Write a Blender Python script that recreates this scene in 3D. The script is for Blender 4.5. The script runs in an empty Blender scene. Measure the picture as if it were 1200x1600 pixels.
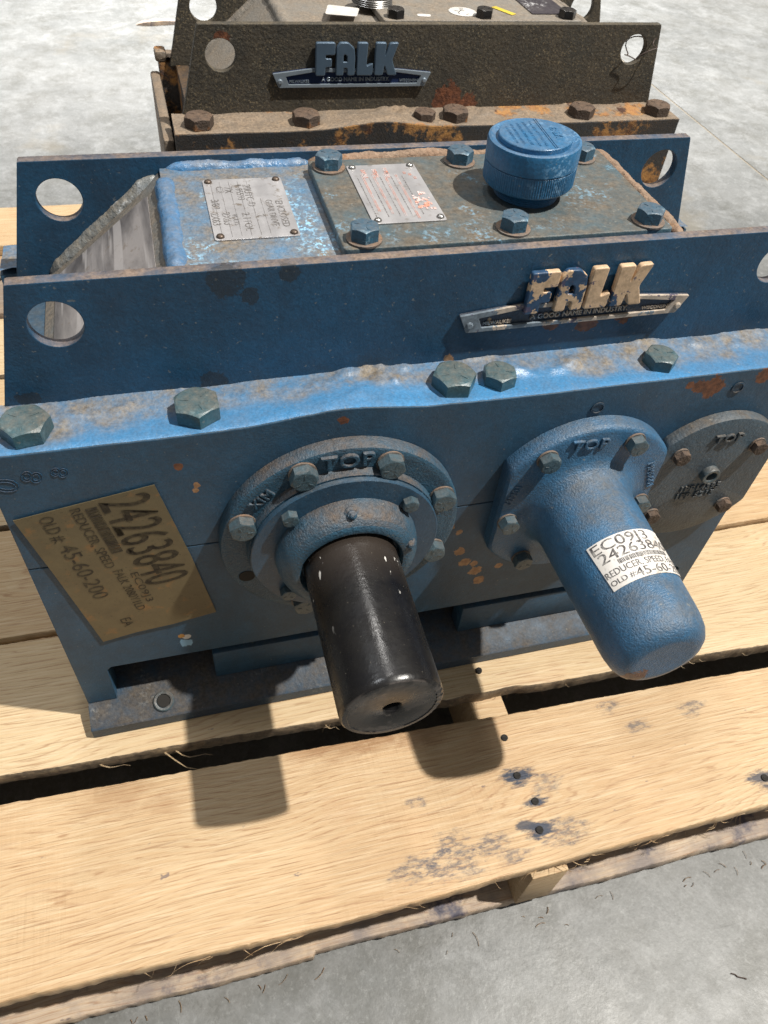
import bpy, bmesh, math, random
from mathutils import Matrix, Vector, noise
random.seed(7)
R = math.radians
sc = bpy.context.scene
COL = sc.collection
PI = math.pi

# ------------------------------------------------------------------ camera
cd = bpy.data.cameras.new('camera'); cam = bpy.data.objects.new('camera', cd); COL.objects.link(cam)
CAMPOS = Vector((0.1335, -0.3843, 0.6957)); YAW, PIT, ROL = 0.3399, -0.8439, 0.1134
f_ = Vector((math.sin(YAW)*math.cos(PIT), math.cos(YAW)*math.cos(PIT), math.sin(PIT)))
r0 = Vector((math.cos(YAW), -math.sin(YAW), 0)); u0 = r0.cross(f_)
rr = r0*math.cos(ROL)+u0*math.sin(ROL); uu = -r0*math.sin(ROL)+u0*math.cos(ROL)
m = Matrix((rr, uu, -f_)).transposed().to_4x4(); m.translation = CAMPOS
cam.matrix_world = m
cd.sensor_fit = 'VERTICAL'; cd.sensor_height = 24; cd.lens = 24*1194.84/1600
cd.clip_start = 0.01; cd.clip_end = 200
cd.dof.use_dof = True; cd.dof.focus_distance = 0.58; cd.dof.aperture_fstop = 13
sc.camera = cam
sc.render.resolution_x = 768; sc.render.resolution_y = 1024

# ------------------------------------------------------------------ light: a bright hall under high-bay lamps, some lamps added
w = bpy.data.worlds.new('World'); sc.world = w; w.use_nodes = True
wn = w.node_tree.nodes; wl = w.node_tree.links
bg = wn['Background']
tc = wn.new('ShaderNodeTexCoord'); sp = wn.new('ShaderNodeSeparateXYZ'); wl.new(tc.outputs['Generated'], sp.inputs[0])
rmp = wn.new('ShaderNodeValToRGB'); wl.new(sp.outputs['Z'], rmp.inputs[0])
rmp.color_ramp.elements[0].position = 0.0; rmp.color_ramp.elements[0].color = (0.16, 0.17, 0.19, 1)
rmp.color_ramp.elements[1].position = 0.85; rmp.color_ramp.elements[1].color = (1.0, 0.97, 0.93, 1)
wl.new(rmp.outputs[0], bg.inputs[0]); bg.inputs[1].default_value = 0.34

def lamp(name, pos, target, size, power, col):
    l = bpy.data.lights.new(name, 'AREA'); l.shape = 'DISK'; l.size = size; l.energy = power; l.color = col
    o = bpy.data.objects.new(name, l); COL.objects.link(o); o.location = pos
    o.rotation_euler = (Vector(target)-Vector(pos)).to_track_quat('-Z', 'Y').to_euler()
    return o
lamp('overhead_light', (3.05, -1.08, 6.2), (.3, 0, .2), .15, 760, (1, .955, .88))
lamp('overhead_light', (.42, 3.2, 7.5), (.3, .5, 0), .40, 95, (1, .97, .93))
lamp('overhead_light', (-2.7, .9, 7.0), (.25, 0, .2), .9, 110, (.92, .96, 1))  # added lamp, unseen, for a soft left streak on the shaft
def spot(name, pos, target, ang, power, col):
    l = bpy.data.lights.new(name, 'SPOT'); l.shadow_soft_size = .2; l.energy = power; l.color = col; l.spot_size = R(ang); l.spot_blend = .55
    o = bpy.data.objects.new(name, l); COL.objects.link(o); o.location = pos
    o.rotation_euler = (Vector(target)-Vector(pos)).to_track_quat('-Z', 'Y').to_euler()
spot('overhead_light', (2.6, 4.6, 7.5), (2.6, 4.6, 0), 62, 7600, (1, .98, .96))  # unseen lamp, cone shaped to brighten only the far floor
spot('overhead_light', (-1.2, 5.2, 7.5), (-1.2, 5.2, 0), 66, 7600, (1, .98, .96))  # second unseen lamp for the far floor, cone kept off the machines
sc.view_settings.view_transform = 'Standard'; sc.view_settings.look = 'None'
sc.view_settings.exposure = 0; sc.view_settings.gamma = 1

# ------------------------------------------------------------------ material tools
class N:
    def __init__(s, name):
        s.m = bpy.data.materials.new(name); s.m.use_nodes = True
        s.nt = s.m.node_tree; s.n = s.nt.nodes; s.l = s.nt.links
        s.b = s.n['Principled BSDF']
        s.tc = s.n.new('ShaderNodeTexCoord'); s.co = s.tc.outputs['Object']
        s.oi = s.n.new('ShaderNodeObjectInfo')
    def lk(s, a, b): s.l.new(a, b)
    def put(s, sock, v):
        if hasattr(v, 'is_linked') or isinstance(v, bpy.types.NodeSocket): s.l.new(v, sock)
        elif isinstance(v, (tuple, list)) and len(v) == 3 and sock.type == 'RGBA': sock.default_value = (*v, 1)
        else: sock.default_value = v
    def math(s, op, a, b=0.0, c=None, clamp=False):
        x = s.n.new('ShaderNodeMath'); x.operation = op; x.use_clamp = clamp
        s.put(x.inputs[0], a); s.put(x.inputs[1], b)
        if c is not None: s.put(x.inputs[2], c)
        return x.outputs[0]
    def vmath(s, op, a, b):
        x = s.n.new('ShaderNodeVectorMath'); x.operation = op; s.put(x.inputs[0], a); s.put(x.inputs[1], b)
        return x.outputs[1] if op in ('LENGTH', 'DISTANCE') else x.outputs[0]
    def map(s, scale=(1, 1, 1), loc=(0, 0, 0), rot=(0, 0, 0), co=None):
        x = s.n.new('ShaderNodeMapping'); s.lk(co or s.co, x.inputs[0])
        x.inputs['Scale'].default_value = scale; x.inputs['Location'].default_value = loc; x.inputs['Rotation'].default_value = rot
        return x.outputs[0]
    def noise(s, scale, detail=4, rough=.6, co=None, dist=0, dim=None, seed=0):
        x = s.n.new('ShaderNodeTexNoise'); x.noise_dimensions = '4D'
        s.lk(co or s.co, x.inputs['Vector']); s.put(x.inputs['Scale'], scale); x.inputs['Detail'].default_value = detail
        x.inputs['Roughness'].default_value = rough; x.inputs['Distortion'].default_value = dist
        s.put(x.inputs['W'], seed)
        return x.outputs['Fac']
    def vor(s, scale, co=None, feat='F1', out='Distance', rnd=1):
        x = s.n.new('ShaderNodeTexVoronoi'); x.feature = feat; s.lk(co or s.co, x.inputs['Vector']); x.inputs['Scale'].default_value = scale
        x.inputs['Randomness'].default_value = rnd
        return x.outputs[out]
    def ramp(s, v, a, b, lo=0.0, hi=1.0, smooth=False):
        x = s.n.new('ShaderNodeMapRange'); x.clamp = True
        if smooth: x.interpolation_type = 'SMOOTHSTEP'
        s.put(x.inputs[0], v); x.inputs[1].default_value = a; x.inputs[2].default_value = b
        x.inputs[3].default_value = lo; x.inputs[4].default_value = hi
        return x.outputs[0]
    def mix(s, f, a, b, bt='MIX'):
        x = s.n.new('ShaderNodeMix'); x.data_type = 'RGBA'; x.blend_type = bt
        s.put(x.inputs[0], f); s.put(x.inputs[6], a); s.put(x.inputs[7], b)
        return x.outputs[2]
    def xyz(s, co=None):
        x = s.n.new('ShaderNodeSeparateXYZ'); s.lk(co or s.co, x.inputs[0]); return x.outputs
    def nz(s):
        g = s.n.new('ShaderNodeNewGeometry'); x = s.n.new('ShaderNodeSeparateXYZ'); s.lk(g.outputs['True Normal'], x.inputs[0]); return x.outputs['Z']
    def bump(s, h, dist, strength=1.0, prev=None):
        x = s.n.new('ShaderNodeBump'); x.inputs['Distance'].default_value = dist; x.inputs['Strength'].default_value = strength
        s.put(x.inputs['Height'], h)
        if prev is not None: s.lk(prev, x.inputs['Normal'])
        return x.outputs[0]
    def out(s, col, rough=.5, metal=0.0, normal=None, coat=0):
        s.put(s.b.inputs['Base Color'], col); s.put(s.b.inputs['Roughness'], rough); s.put(s.b.inputs['Metallic'], metal)
        if normal is not None: s.lk(normal, s.b.inputs['Normal'])
        if coat: s.b.inputs['Coat Weight'].default_value = coat
        return s.m

def worn(name, base, base2=None, dirt=(.22, .175, .125), dirt_up=.6, dirt_all=.15, rust=.0, rustcol=(.26, .10, .04), chips=0.0,
         chipcol=(.55, .36, .20), rough=.42, relief=.00025, relief_scale=420, grain=.4, grime=.35, flecks=0.0, fleckcol=(.45,.6,.7), yband=None, cracks=0.0, spots=(), fm=(.54, .66), fs=260, ft=(.50, .58)):
    s = N(name)
    big = s.noise(7, 5, .6); mid = s.noise(28, 6, .65, seed=3); fin = s.noise(160, 4, .6, seed=5)
    b2 = base2 or tuple(c*.6 for c in base)
    col = s.mix(s.ramp(mid, .38, .66), base, b2)
    col = s.mix(s.math('MULTIPLY', s.ramp(fin, .35, .7), .25), col, tuple(min(1, c*1.6+.01) for c in base))
    grit = s.ramp(s.noise(520, 3, .7, seed=71), .36, .62)
    col = s.mix(s.math('MULTIPLY', s.math('SUBTRACT', 1.0, grit), .42), col, tuple(c*.35 for c in base))
    col = s.mix(s.math('MULTIPLY', s.ramp(s.noise(42, 6, .75, seed=73, co=s.map((1, 1, .35))), .50, .68), grime*.9), col, tuple(c*.45+.004 for c in base))
    # grime film
    g = s.math('MULTIPLY', s.ramp(s.noise(15, 7, .7, seed=9), .45, .72), grime)
    col = s.mix(g, col, tuple(c*.30+.006 for c in base))
    # dust / dirt
    up = s.ramp(s.nz(), .35, .95)
    dn = s.ramp(s.math('ADD', s.math('MULTIPLY', mid, .55), s.math('MULTIPLY', s.noise(75, 6, .7, seed=2), .45)), .40, .60)
    da = s.math('ADD', s.math('MULTIPLY', up, dirt_up), dirt_all, clamp=True)
    if yband:
        yb = s.ramp(s.math('ADD', s.xyz()['Y'], s.math('MULTIPLY', s.math('SUBTRACT', s.noise(13, 5, .55, seed=21), .5), .065)), yband[0], yband[1], .26, 1.0, True)
        da = s.math('MULTIPLY', da, yb)
    dcol = s.mix(s.ramp(s.noise(300, 4, .7, seed=75), .35, .65), dirt, tuple(c*.42 for c in dirt))
    dm = s.math('MULTIPLY', s.math('MULTIPLY_ADD', dn, .75, .25), da, clamp=True)
    col = s.mix(dm, col, dcol)
    rg = s.math('MULTIPLY_ADD', dm, .35, rough)
    if flecks:
        fl = s.math('MULTIPLY', s.ramp(s.noise(fs, 4, .7, seed=31), *ft), s.math('MULTIPLY', s.ramp(s.noise(24, 4, .65, seed=33), *fm), flecks))
        col = s.mix(fl, col, fleckcol)
    col = s.mix(s.math('MULTIPLY', s.ramp(s.noise(300, 2, .5, seed=81), .68, .72), .45), col, (.26, .25, .21))
    hgt = None
    if rust:
        t = .74-rust*.42
        rm = s.ramp(s.math('ADD', s.math('MULTIPLY', s.noise(12, 3, .5, seed=12), .7), s.math('MULTIPLY', s.noise(90, 6, .7, seed=13), .3)), t, t+.035)
        rc = s.mix(s.ramp(s.noise(120, 5, .7, seed=14), .35, .65), rustcol, (.42, .22, .07))
        rc = s.mix(s.ramp(s.noise(40, 4, .7, seed=15), .5, .62), rc, (.06, .025, .015))
        col = s.mix(rm, col, rc); rg = s.math('ADD', s.math('MULTIPLY', rm, .88), s.math('MULTIPLY', s.math('SUBTRACT', 1.0, rm), rg))
    if chips:
        t = .80-chips*.35
        cn = s.noise(34, 4, .6, seed=41, dist=.3)
        cm = s.ramp(cn, t, t+.012)
        col = s.mix(cm, col, s.mix(s.ramp(fin, .4, .6), chipcol, tuple(c*.6 for c in chipcol)))
        hgt = cm
    if spots: nA = s.math('MULTIPLY', s.math('SUBTRACT', s.noise(60, 5, .7, seed=61), .5), 2.2); nB = s.math('MULTIPLY', s.math('SUBTRACT', s.noise(150, 5, .7, seed=62), .5), 2.2)
    for (px, py, pz, pr, kind) in spots:
        d = s.vmath('DISTANCE', s.co, (px, py, pz))
        dd = s.math('ADD', s.math('DIVIDE', d, pr), nA if pr > .012 else nB)
        mk = s.ramp(dd, 1.0, .90)
        kc = {'rust': s.mix(s.ramp(fin, .4, .6), (.20, .075, .035), (.09, .035, .02)), 'tan': s.mix(s.ramp(fin, .4, .6), (.42, .25, .13), (.26, .14, .07)), 'orange': (.42, .22, .06), 'dark': s.mix(.6, col, (.022, .020, .016)), 'pale': (.22, .42, .62), 'white': (.6, .6, .58)}[kind]
        col = s.mix(mk, col, kc)
    nrm = s.bump(s.noise(relief_scale, 3, .55, seed=6), relief*2.4, 1)
    nrm = s.bump(s.noise(60, 5, .6, seed=7), relief*3.2, grain, nrm)
    nrm = s.bump(grit, .00006, 1, nrm)
    if hgt is not None: nrm = s.bump(s.math('SUBTRACT', 1.0, hgt), .0005, 1, nrm)
    if cracks:
        wco = s.map((1, 1, 1.8))
        dist = s.n.new('ShaderNodeMix'); dist.data_type = 'VECTOR'
        nn = s.n.new('ShaderNodeTexNoise'); nn.inputs['Scale'].default_value = 40; s.lk(wco, nn.inputs['Vector'])
        v2 = s.vmath('ADD', wco, s.vmath('MULTIPLY', nn.outputs['Color'], (.02, .02, .02)))
        e = s.vor(26, co=v2, feat='DISTANCE_TO_EDGE')
        ck = s.math('MULTIPLY', s.ramp(e, .018, .004), s.ramp(s.noise(11, 3, .6, seed=51), .52, .6))
        col = s.mix(s.math('MULTIPLY', ck, cracks), col, (.006, .008, .01))
        nrm = s.bump(s.math('SUBTRACT', 1.0, ck), .0005, 1, nrm)
    return s.out(col, rg, 0, nrm)

# blue machine paints
BLUE = (.020, .130, .335)
DEEP = (.009, .058, .155)
FS = [(.262, 0, .125, .006, 'tan'), (.345, 0, .168, .0055, 'tan'), (.352, 0, .150, .006, 'tan'), (.362, 0, .146, .004, 'tan'), (.372, 0, .118, .0065, 'tan'), (.365, 0, .134, .0065, 'tan'), (.388, 0, .136, .004, 'tan'),
      (.330, 0, .205, .005, 'tan'), (.340, 0, .196, .0035, 'tan'), (.529, 0, .330, .011, 'rust'), (.516, 0, .334, .006, 'rust'), (.508, 0, .335, .004, 'rust'), (.575, 0, .337, .008, 'rust'), (.232, 0, .341, .004, 'rust'), (.118, 0, .316, .0035, 'rust'),
      (.098, 0, .098, .006, 'pale'), (.1, 0, .107, .004, 'white'), (.095, 0, .110, .003, 'orange'), (.128, 0, .296, .003, 'tan'), (.127, 0, .291, .0025, 'tan')]
M = {}
M['plate'] = worn('blue_painted_steel_plate', (.0135, .082, .172), (.0100, .062, .130), dirt_up=.95, dirt=(.25, .185, .145), dirt_all=.05, rust=.0, rough=.40, relief=.00012, relief_scale=260, grime=.6, flecks=.0, spots=((.165, .0446, .428, .012, 'dark'), (.178, .0446, .416, .006, 'dark'), (.150, .0446, .349, .010, 'dark'), (.205, .0446, .4305, .007, 'dark'), (.03, .0446, .350, .008, 'dark'), (.40, .0446, .3725, .007, 'rust'), (.43, .0446, .3715, .009, 'rust'), (.46, .0446, .3735, .007, 'rust'), (.322, .0446, .348, .005, 'tan')))
M['face'] = worn('blue_painted_machined_face', (.022, .092, .175), (.015, .066, .128), dirt_up=.4, dirt_all=.20, dirt=(.10, .10, .09), rough=.45, relief=.00012, relief_scale=180, cracks=.0, spots=FS, grime=.45)
M['ledge'] = worn('blue_paint_over_torch_cut_ledge', (.050, .235, .48), (.045, .20, .41), dirt=(.255, .215, .165), dirt_up=1.2, dirt_all=.10, rough=.26, relief=.00020, relief_scale=300, grime=.22, yband=(.011, .027), rust=.12)
M['cast'] = worn('blue_cast_iron', (.027, .104, .175), (.018, .076, .132), dirt=(.14, .105, .08), dirt_up=1.2, dirt_all=.18, rough=.36, relief=.00045, relief_scale=620, grain=.5, grime=.45)
M['cup'] = worn('blue_cast_guard', (.036, .150, .30), (.030, .120, .23), dirt=(.15, .125, .09), dirt_up=.50, dirt_all=.18, rough=.32, relief=.00036, relief_scale=700, grain=.45, grime=.5, yband=None,
                spots=((.418, -.165, .212, .010, 'rust'), (.414, -.163, .219, .007, 'rust')))
M['disc'] = worn('blue_machined_disc', (.024, .085, .155), (.02, .07, .13), dirt=(.10, .10, .09), dirt_up=.5, dirt_all=.12, rough=.36, relief=.00008, grime=.2)
M['cover3'] = worn('grey_blue_cast_cover', (.060, .100, .135), (.045, .08, .115), dirt=(.13, .105, .08), dirt_up=1.0, dirt_all=.25, rough=.45, relief=.0003, grime=.4)
M['top'] = worn('dirty_blue_top_plate', (.07, .22, .40), (.09, .18, .28), dirt=(.25, .205, .155), dirt_up=.98, dirt_all=.05, rough=.5, relief=.0003, rust=.24, rustcol=(.33, .16, .08), flecks=.95, fleckcol=(.30, .58, .80))
M['lid'] = worn('dirty_inspection_cover', (.06, .13, .17), (.085, .09, .085), dirt=(.165, .135, .100), dirt_up=1.15, dirt_all=.1, rough=.42, relief=.0002, flecks=.6, fleckcol=(.25, .50, .70), grime=.5)
M['bead'] = worn('blue_painted_weld', (.05, .20, .42), (.06, .17, .32), dirt=(.28, .23, .17), dirt_up=.45, dirt_all=.12, rough=.3, relief=.0004, relief_scale=240, grime=.2)
M['greybead'] = worn('grey_dusty_weld', (.20, .24, .27), (.22, .21, .19), dirt=(.32, .28, .22), dirt_up=.7, dirt_all=.4, rough=.3, relief=.0005, relief_scale=240, flecks=.6, fleckcol=(.75, .8, .85))
M['rustbead'] = worn('rusty_weld', (.30, .18, .11), (.22, .13, .08), dirt=(.36, .27, .20), dirt_up=.5, dirt_all=.3, rough=.7, relief=.0009, relief_scale=260, rust=.5, rustcol=(.36, .15, .06))
M['slope'] = worn('dusty_sloping_plate', (.13, .15, .16), (.17, .15, .12), dirt=(.25, .20, .15), dirt_up=.8, dirt_all=.3, rough=.4, relief=.0002)
M['boltblue'] = worn('teal_painted_bolt', (.028, .11, .145), (.02, .08, .11), dirt=(.26, .20, .14), dirt_up=.45, dirt_all=.14, rough=.30, relief=.00015, relief_scale=260, flecks=.25, fleckcol=(.30, .42, .45), rust=.10)
M['boltlid'] = worn('blue_painted_cover_bolt', (.03, .13, .22), (.025, .09, .15), dirt=(.2, .15, .11), dirt_up=.4, dirt_all=.2, rough=.32, relief=.0002, flecks=.95, fleckcol=(.5, .7, .8))
M['boltface'] = worn('worn_steel_blue_bolt', (.055, .115, .15), (.04, .085, .115), dirt=(.18, .13, .09), dirt_up=.45, dirt_all=.18, rough=.3, relief=.0002, flecks=.5, fleckcol=(.5, .52, .5), rust=.12)
M['washer'] = worn('rusty_washer', (.10, .13, .14), (.2, .11, .06), dirt=(.32, .18, .10), dirt_up=.6, dirt_all=.3, rough=.5, rust=.35, relief=.0002)
# dark second machine
M['dplate'] = worn('dark_weathered_plate', (.040, .041, .037), (.026, .026, .025), dirt=(.13, .105, .07), dirt_up=.9, dirt_all=.55, rough=.5, relief=.0004, relief_scale=300, rust=.12, rustcol=(.22, .08, .03), flecks=.9, fleckcol=(.30, .24, .145), fm=(.36, .72), fs=480, ft=(.54, .63),
                   spots=((.062, .04, .421, .010, 'rust'), (.325, .04, .356, .020, 'rust'), (.35, .04, .352, .014, 'rust')))
M['dface'] = worn('dark_rust_streaked_face', (.022, .032, .042), (.018, .024, .03), dirt=(.3, .16, .05), dirt_up=.4, dirt_all=.1, rough=.5, rust=.52, rustcol=(.28, .14, .05), relief=.0003)
M['dledge'] = worn('rusty_brown_ledge', (.20, .17, .14), (.16, .13, .10), dirt=(.34, .25, .17), dirt_up=.85, dirt_all=.3, rough=.5, rust=.42, rustcol=(.30, .14, .06), relief=.0004)
M['dtop'] = worn('grey_dusty_top', (.24, .23, .21), (.2, .18, .15), dirt=(.33, .26, .19), dirt_up=.6, dirt_all=.2, rough=.5, rust=.22, rustcol=(.36, .2, .1), relief=.0003)
M['dbolt'] = worn('rusty_bolt', (.07, .05, .04), (.04, .035, .03), dirt=(.22, .14, .09), dirt_up=.6, dirt_all=.25, rough=.65, rust=.40, rustcol=(.20, .08, .04), relief=.0006)
M['blackbolt'] = worn('black_oiled_bolt', (.018, .018, .020), (.012, .012, .012), dirt_up=.2, dirt_all=.03, rough=.28, relief=.0001)

def simple(name, col, rough=.5, metal=0.0, bump=0, bs=300, var=.25):
    s = N(name)
    c = s.mix(s.math('MULTIPLY', s.ramp(s.noise(60, 5, .65), .35, .7), var), col, tuple(x*.35 for x in col))
    return s.out(c, rough, metal, s.bump(s.noise(bs, 3), bump) if bump else None)
M['ink'] = simple('black_print', (.018, .016, .014), .7)
def fade(name, ink, paper_, lo, hi, top):
    s = N(name); c = s.mix(s.ramp(s.noise(170, 5, .75), lo, hi, 0, top), ink, paper_); return s.out(c, .6)
M['inklabel'] = fade('faded_label_ink', (.030, .024, .018), (.110, .088, .048), .42, .62, .85)
M['inkwhite'] = fade('faded_white_label_ink', (.06, .055, .055), (.50, .48, .45), .45, .66, .8)
M['inkgrey'] = fade('faded_stamped_print', (.13, .12, .115), (.50, .49, .50), .45, .70, .8)
M['red'] = fade('faded_red_print', (.62, .24, .16), (.60, .56, .56), .40, .58, .9)
M['brass'] = simple('dark_steel_rivet', (.12, .09, .07), .45, .6)
M['rivet'] = simple('steel_rivet', (.45, .44, .42), .3, .9)
M['dark'] = simple('dark_hole', (.012, .010, .008), .8)  # near-black; in holes and recesses it stands for shade
M['thread'] = simple('worn_steel_thread', (.30, .29, .28), .35, .8)
M['wire'] = simple('rusty_wire', (.07, .045, .035), .6)
M['yellow'] = simple('yellow_tag', (.65, .50, .06), .5)
M['blacktag'] = worn('black_name_plate_with_scuffs', (.035, .028, .04), (.03, .025, .035), dirt=(.2, .18, .17), dirt_up=.3, dirt_all=.1, rough=.25, relief=.0001, flecks=1.0, fleckcol=(.8, .8, .8))

def alu(name, dull):
    s = N(name)
    c = s.mix(s.ramp(s.noise(45, 5, .65), .35, .68), (.60, .59, .60), (.44, .43, .44))
    c = s.mix(s.math('MULTIPLY', s.ramp(s.noise(110, 5, .7, seed=3), .56, .66), dull), c, (.22, .17, .12))
    st = s.noise(90, 4, .6, co=s.map((1, .12, 1), rot=(0, 0, .5)))
    return s.out(c, s.ramp(st, .3, .7, .28, .5), .55, s.bump(s.noise(70, 4, seed=8), .0004, .6))
M['alu'] = alu('dull_aluminium_plate', .8); M['alu2'] = alu('bright_aluminium_plate', .5)

def paper(name, a, b, stain):
    s = N(name)
    c = s.mix(s.ramp(s.noise(40, 6, .7), .4, .65), a, b)
    c = s.mix(s.math('MULTIPLY', s.ramp(s.noise(60, 5, .7, seed=4), .56, .64), .75), c, stain)
    c = s.mix(s.math('MULTIPLY', s.ramp(s.noise(400, 3, .7, seed=5), .6, .68), .6), c, tuple(x*.4 for x in b))
    return s.out(c, .42, 0, s.bump(s.noise(200, 4), .0003, .6))
M['oilpaper'] = paper('oil_soaked_brown_label', (.150, .120, .064), (.12, .096, .053), (.24, .13, .05))
M['whitepaper'] = paper('scuffed_white_label', (.72, .69, .66), (.60, .57, .53), (.38, .33, .27))

def shaftmat():
    s = N('black_painted_shaft')
    c = s.mix(s.ramp(s.noise(25, 6, .7), .35, .65), (.0045, .0045, .006), (.012, .011, .010))
    c = s.mix(s.math('MULTIPLY', s.ramp(s.noise(700, 2, .6, seed=3), .70, .75), .6), c, (.25, .22, .17))
    y = s.xyz()
    up = s.ramp(y['Y'], -.085, -.055)
    c = s.mix(s.math('MULTIPLY', up, .5), c, (.055, .042, .033))
    # bright nicks
    v = s.noise(150, 3, .55, seed=9, co=s.map((1, .45, 1), rot=(0, 0, .3)))
    nk = s.math('MULTIPLY', s.ramp(v, .655, .67), s.ramp(y['Y'], -.115, -.07))
    c = s.mix(nk, c, (.62, .60, .56))
    ends = s.ramp(y['Y'], -.1625, -.1634)
    rimn = s.math('MULTIPLY', s.ramp(s.noise(38, 5, .7, seed=19), .50, .56), ends)
    c = s.mix(s.math('MULTIPLY', rimn, .55), c, (.09, .078, .07))
    rg = s.ramp(s.noise(45, 5, .7, seed=4), .3, .7, .20, .36)
    n = s.bump(s.noise(260, 4, .6), .00022, 1)
    return s.out(c, rg, 0, n)
M['shaft'] = shaftmat()

def badgemat(name, base, chip, amt, edge):
    s = N(name)
    c = s.mix(s.ramp(s.noise(200, 4), .4, .6), base, tuple(x*1.5 for x in base))
    if amt:
        nn = s.noise(55, 5, .65, seed=3)
        z = s.xyz()
        k = s.ramp(s.math('ADD', nn, s.math('MULTIPLY', s.math('SUBTRACT', z['X'], .41), amt)), .455, .47)
        k2 = s.ramp(s.noise(90, 4, .6, seed=5), .62, .64)
        c = s.mix(k, c, s.mix(s.ramp(s.noise(130, 5, .7), .45, .6), chip, tuple(x*.72 for x in chip)))
        c = s.mix(s.math('MULTIPLY', k2, .9), c, (.07, .06, .11))
    n = s.bump(s.noise(300, 3), .0002, 1)
    return s.out(c, .35 if not amt else .5, 0, n)
M['badge'] = badgemat('chipped_blue_badge_enamel', (.03, .075, .15), (.68, .50, .32), 2.2, 1)
M['badgeface'] = badgemat('chipped_cream_letter_face', (.018, .050, .105), (.62, .44, .28), 2.4, 1)
M['badgerim'] = badgemat('worn_badge_rim', (.12, .15, .18), (.52, .44, .36), .8, 1)
M['badgeblue'] = worn('dark_blue_badge_ground', (.016, .040, .085), (.012, .03, .06), dirt_up=.2, dirt_all=.05, rough=.4, chips=.35, chipcol=(.50, .38, .26))
M['badge2'] = simple('navy_badge_enamel', (.012, .025, .08), .35)
M['badge2face'] = simple('steel_blue_letter', (.095, .145, .205), .40, .3, .0001)
M['badge2rim'] = simple('pale_steel_rim', (.30, .36, .42), .35, .4, .0001)

def film():
    s = N('streaked_grey_reflective_panel')
    a = s.noise(20, 5, .65, co=s.map((1.0, .30, 1), rot=(0, 0, -.9)), dist=1.6)
    b = s.noise(60, 3, .6, co=s.map((1, .06, 1), rot=(0, 0, -.75)), seed=4)
    d = s.noise(9, 3, .5, seed=14)
    c = s.mix(s.ramp(a, .38, .62), (.13, .12, .12), (.40, .37, .36))
    c = s.mix(s.math('MULTIPLY', s.ramp(b, .56, .60), .7), c, (.55, .52, .51))  # pale and dark diagonal streaks put into the colour
    c = s.mix(s.ramp(d, .50, .66, 0, .7), c, (.09, .085, .085))
    c = s.mix(s.ramp(s.noise(130, 4, .7, seed=8), .58, .66, 0, .5), c, (.20, .15, .10))
    return s.out(c, .28, .25, s.bump(a, .001, .4))
M['film'] = film()

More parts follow.
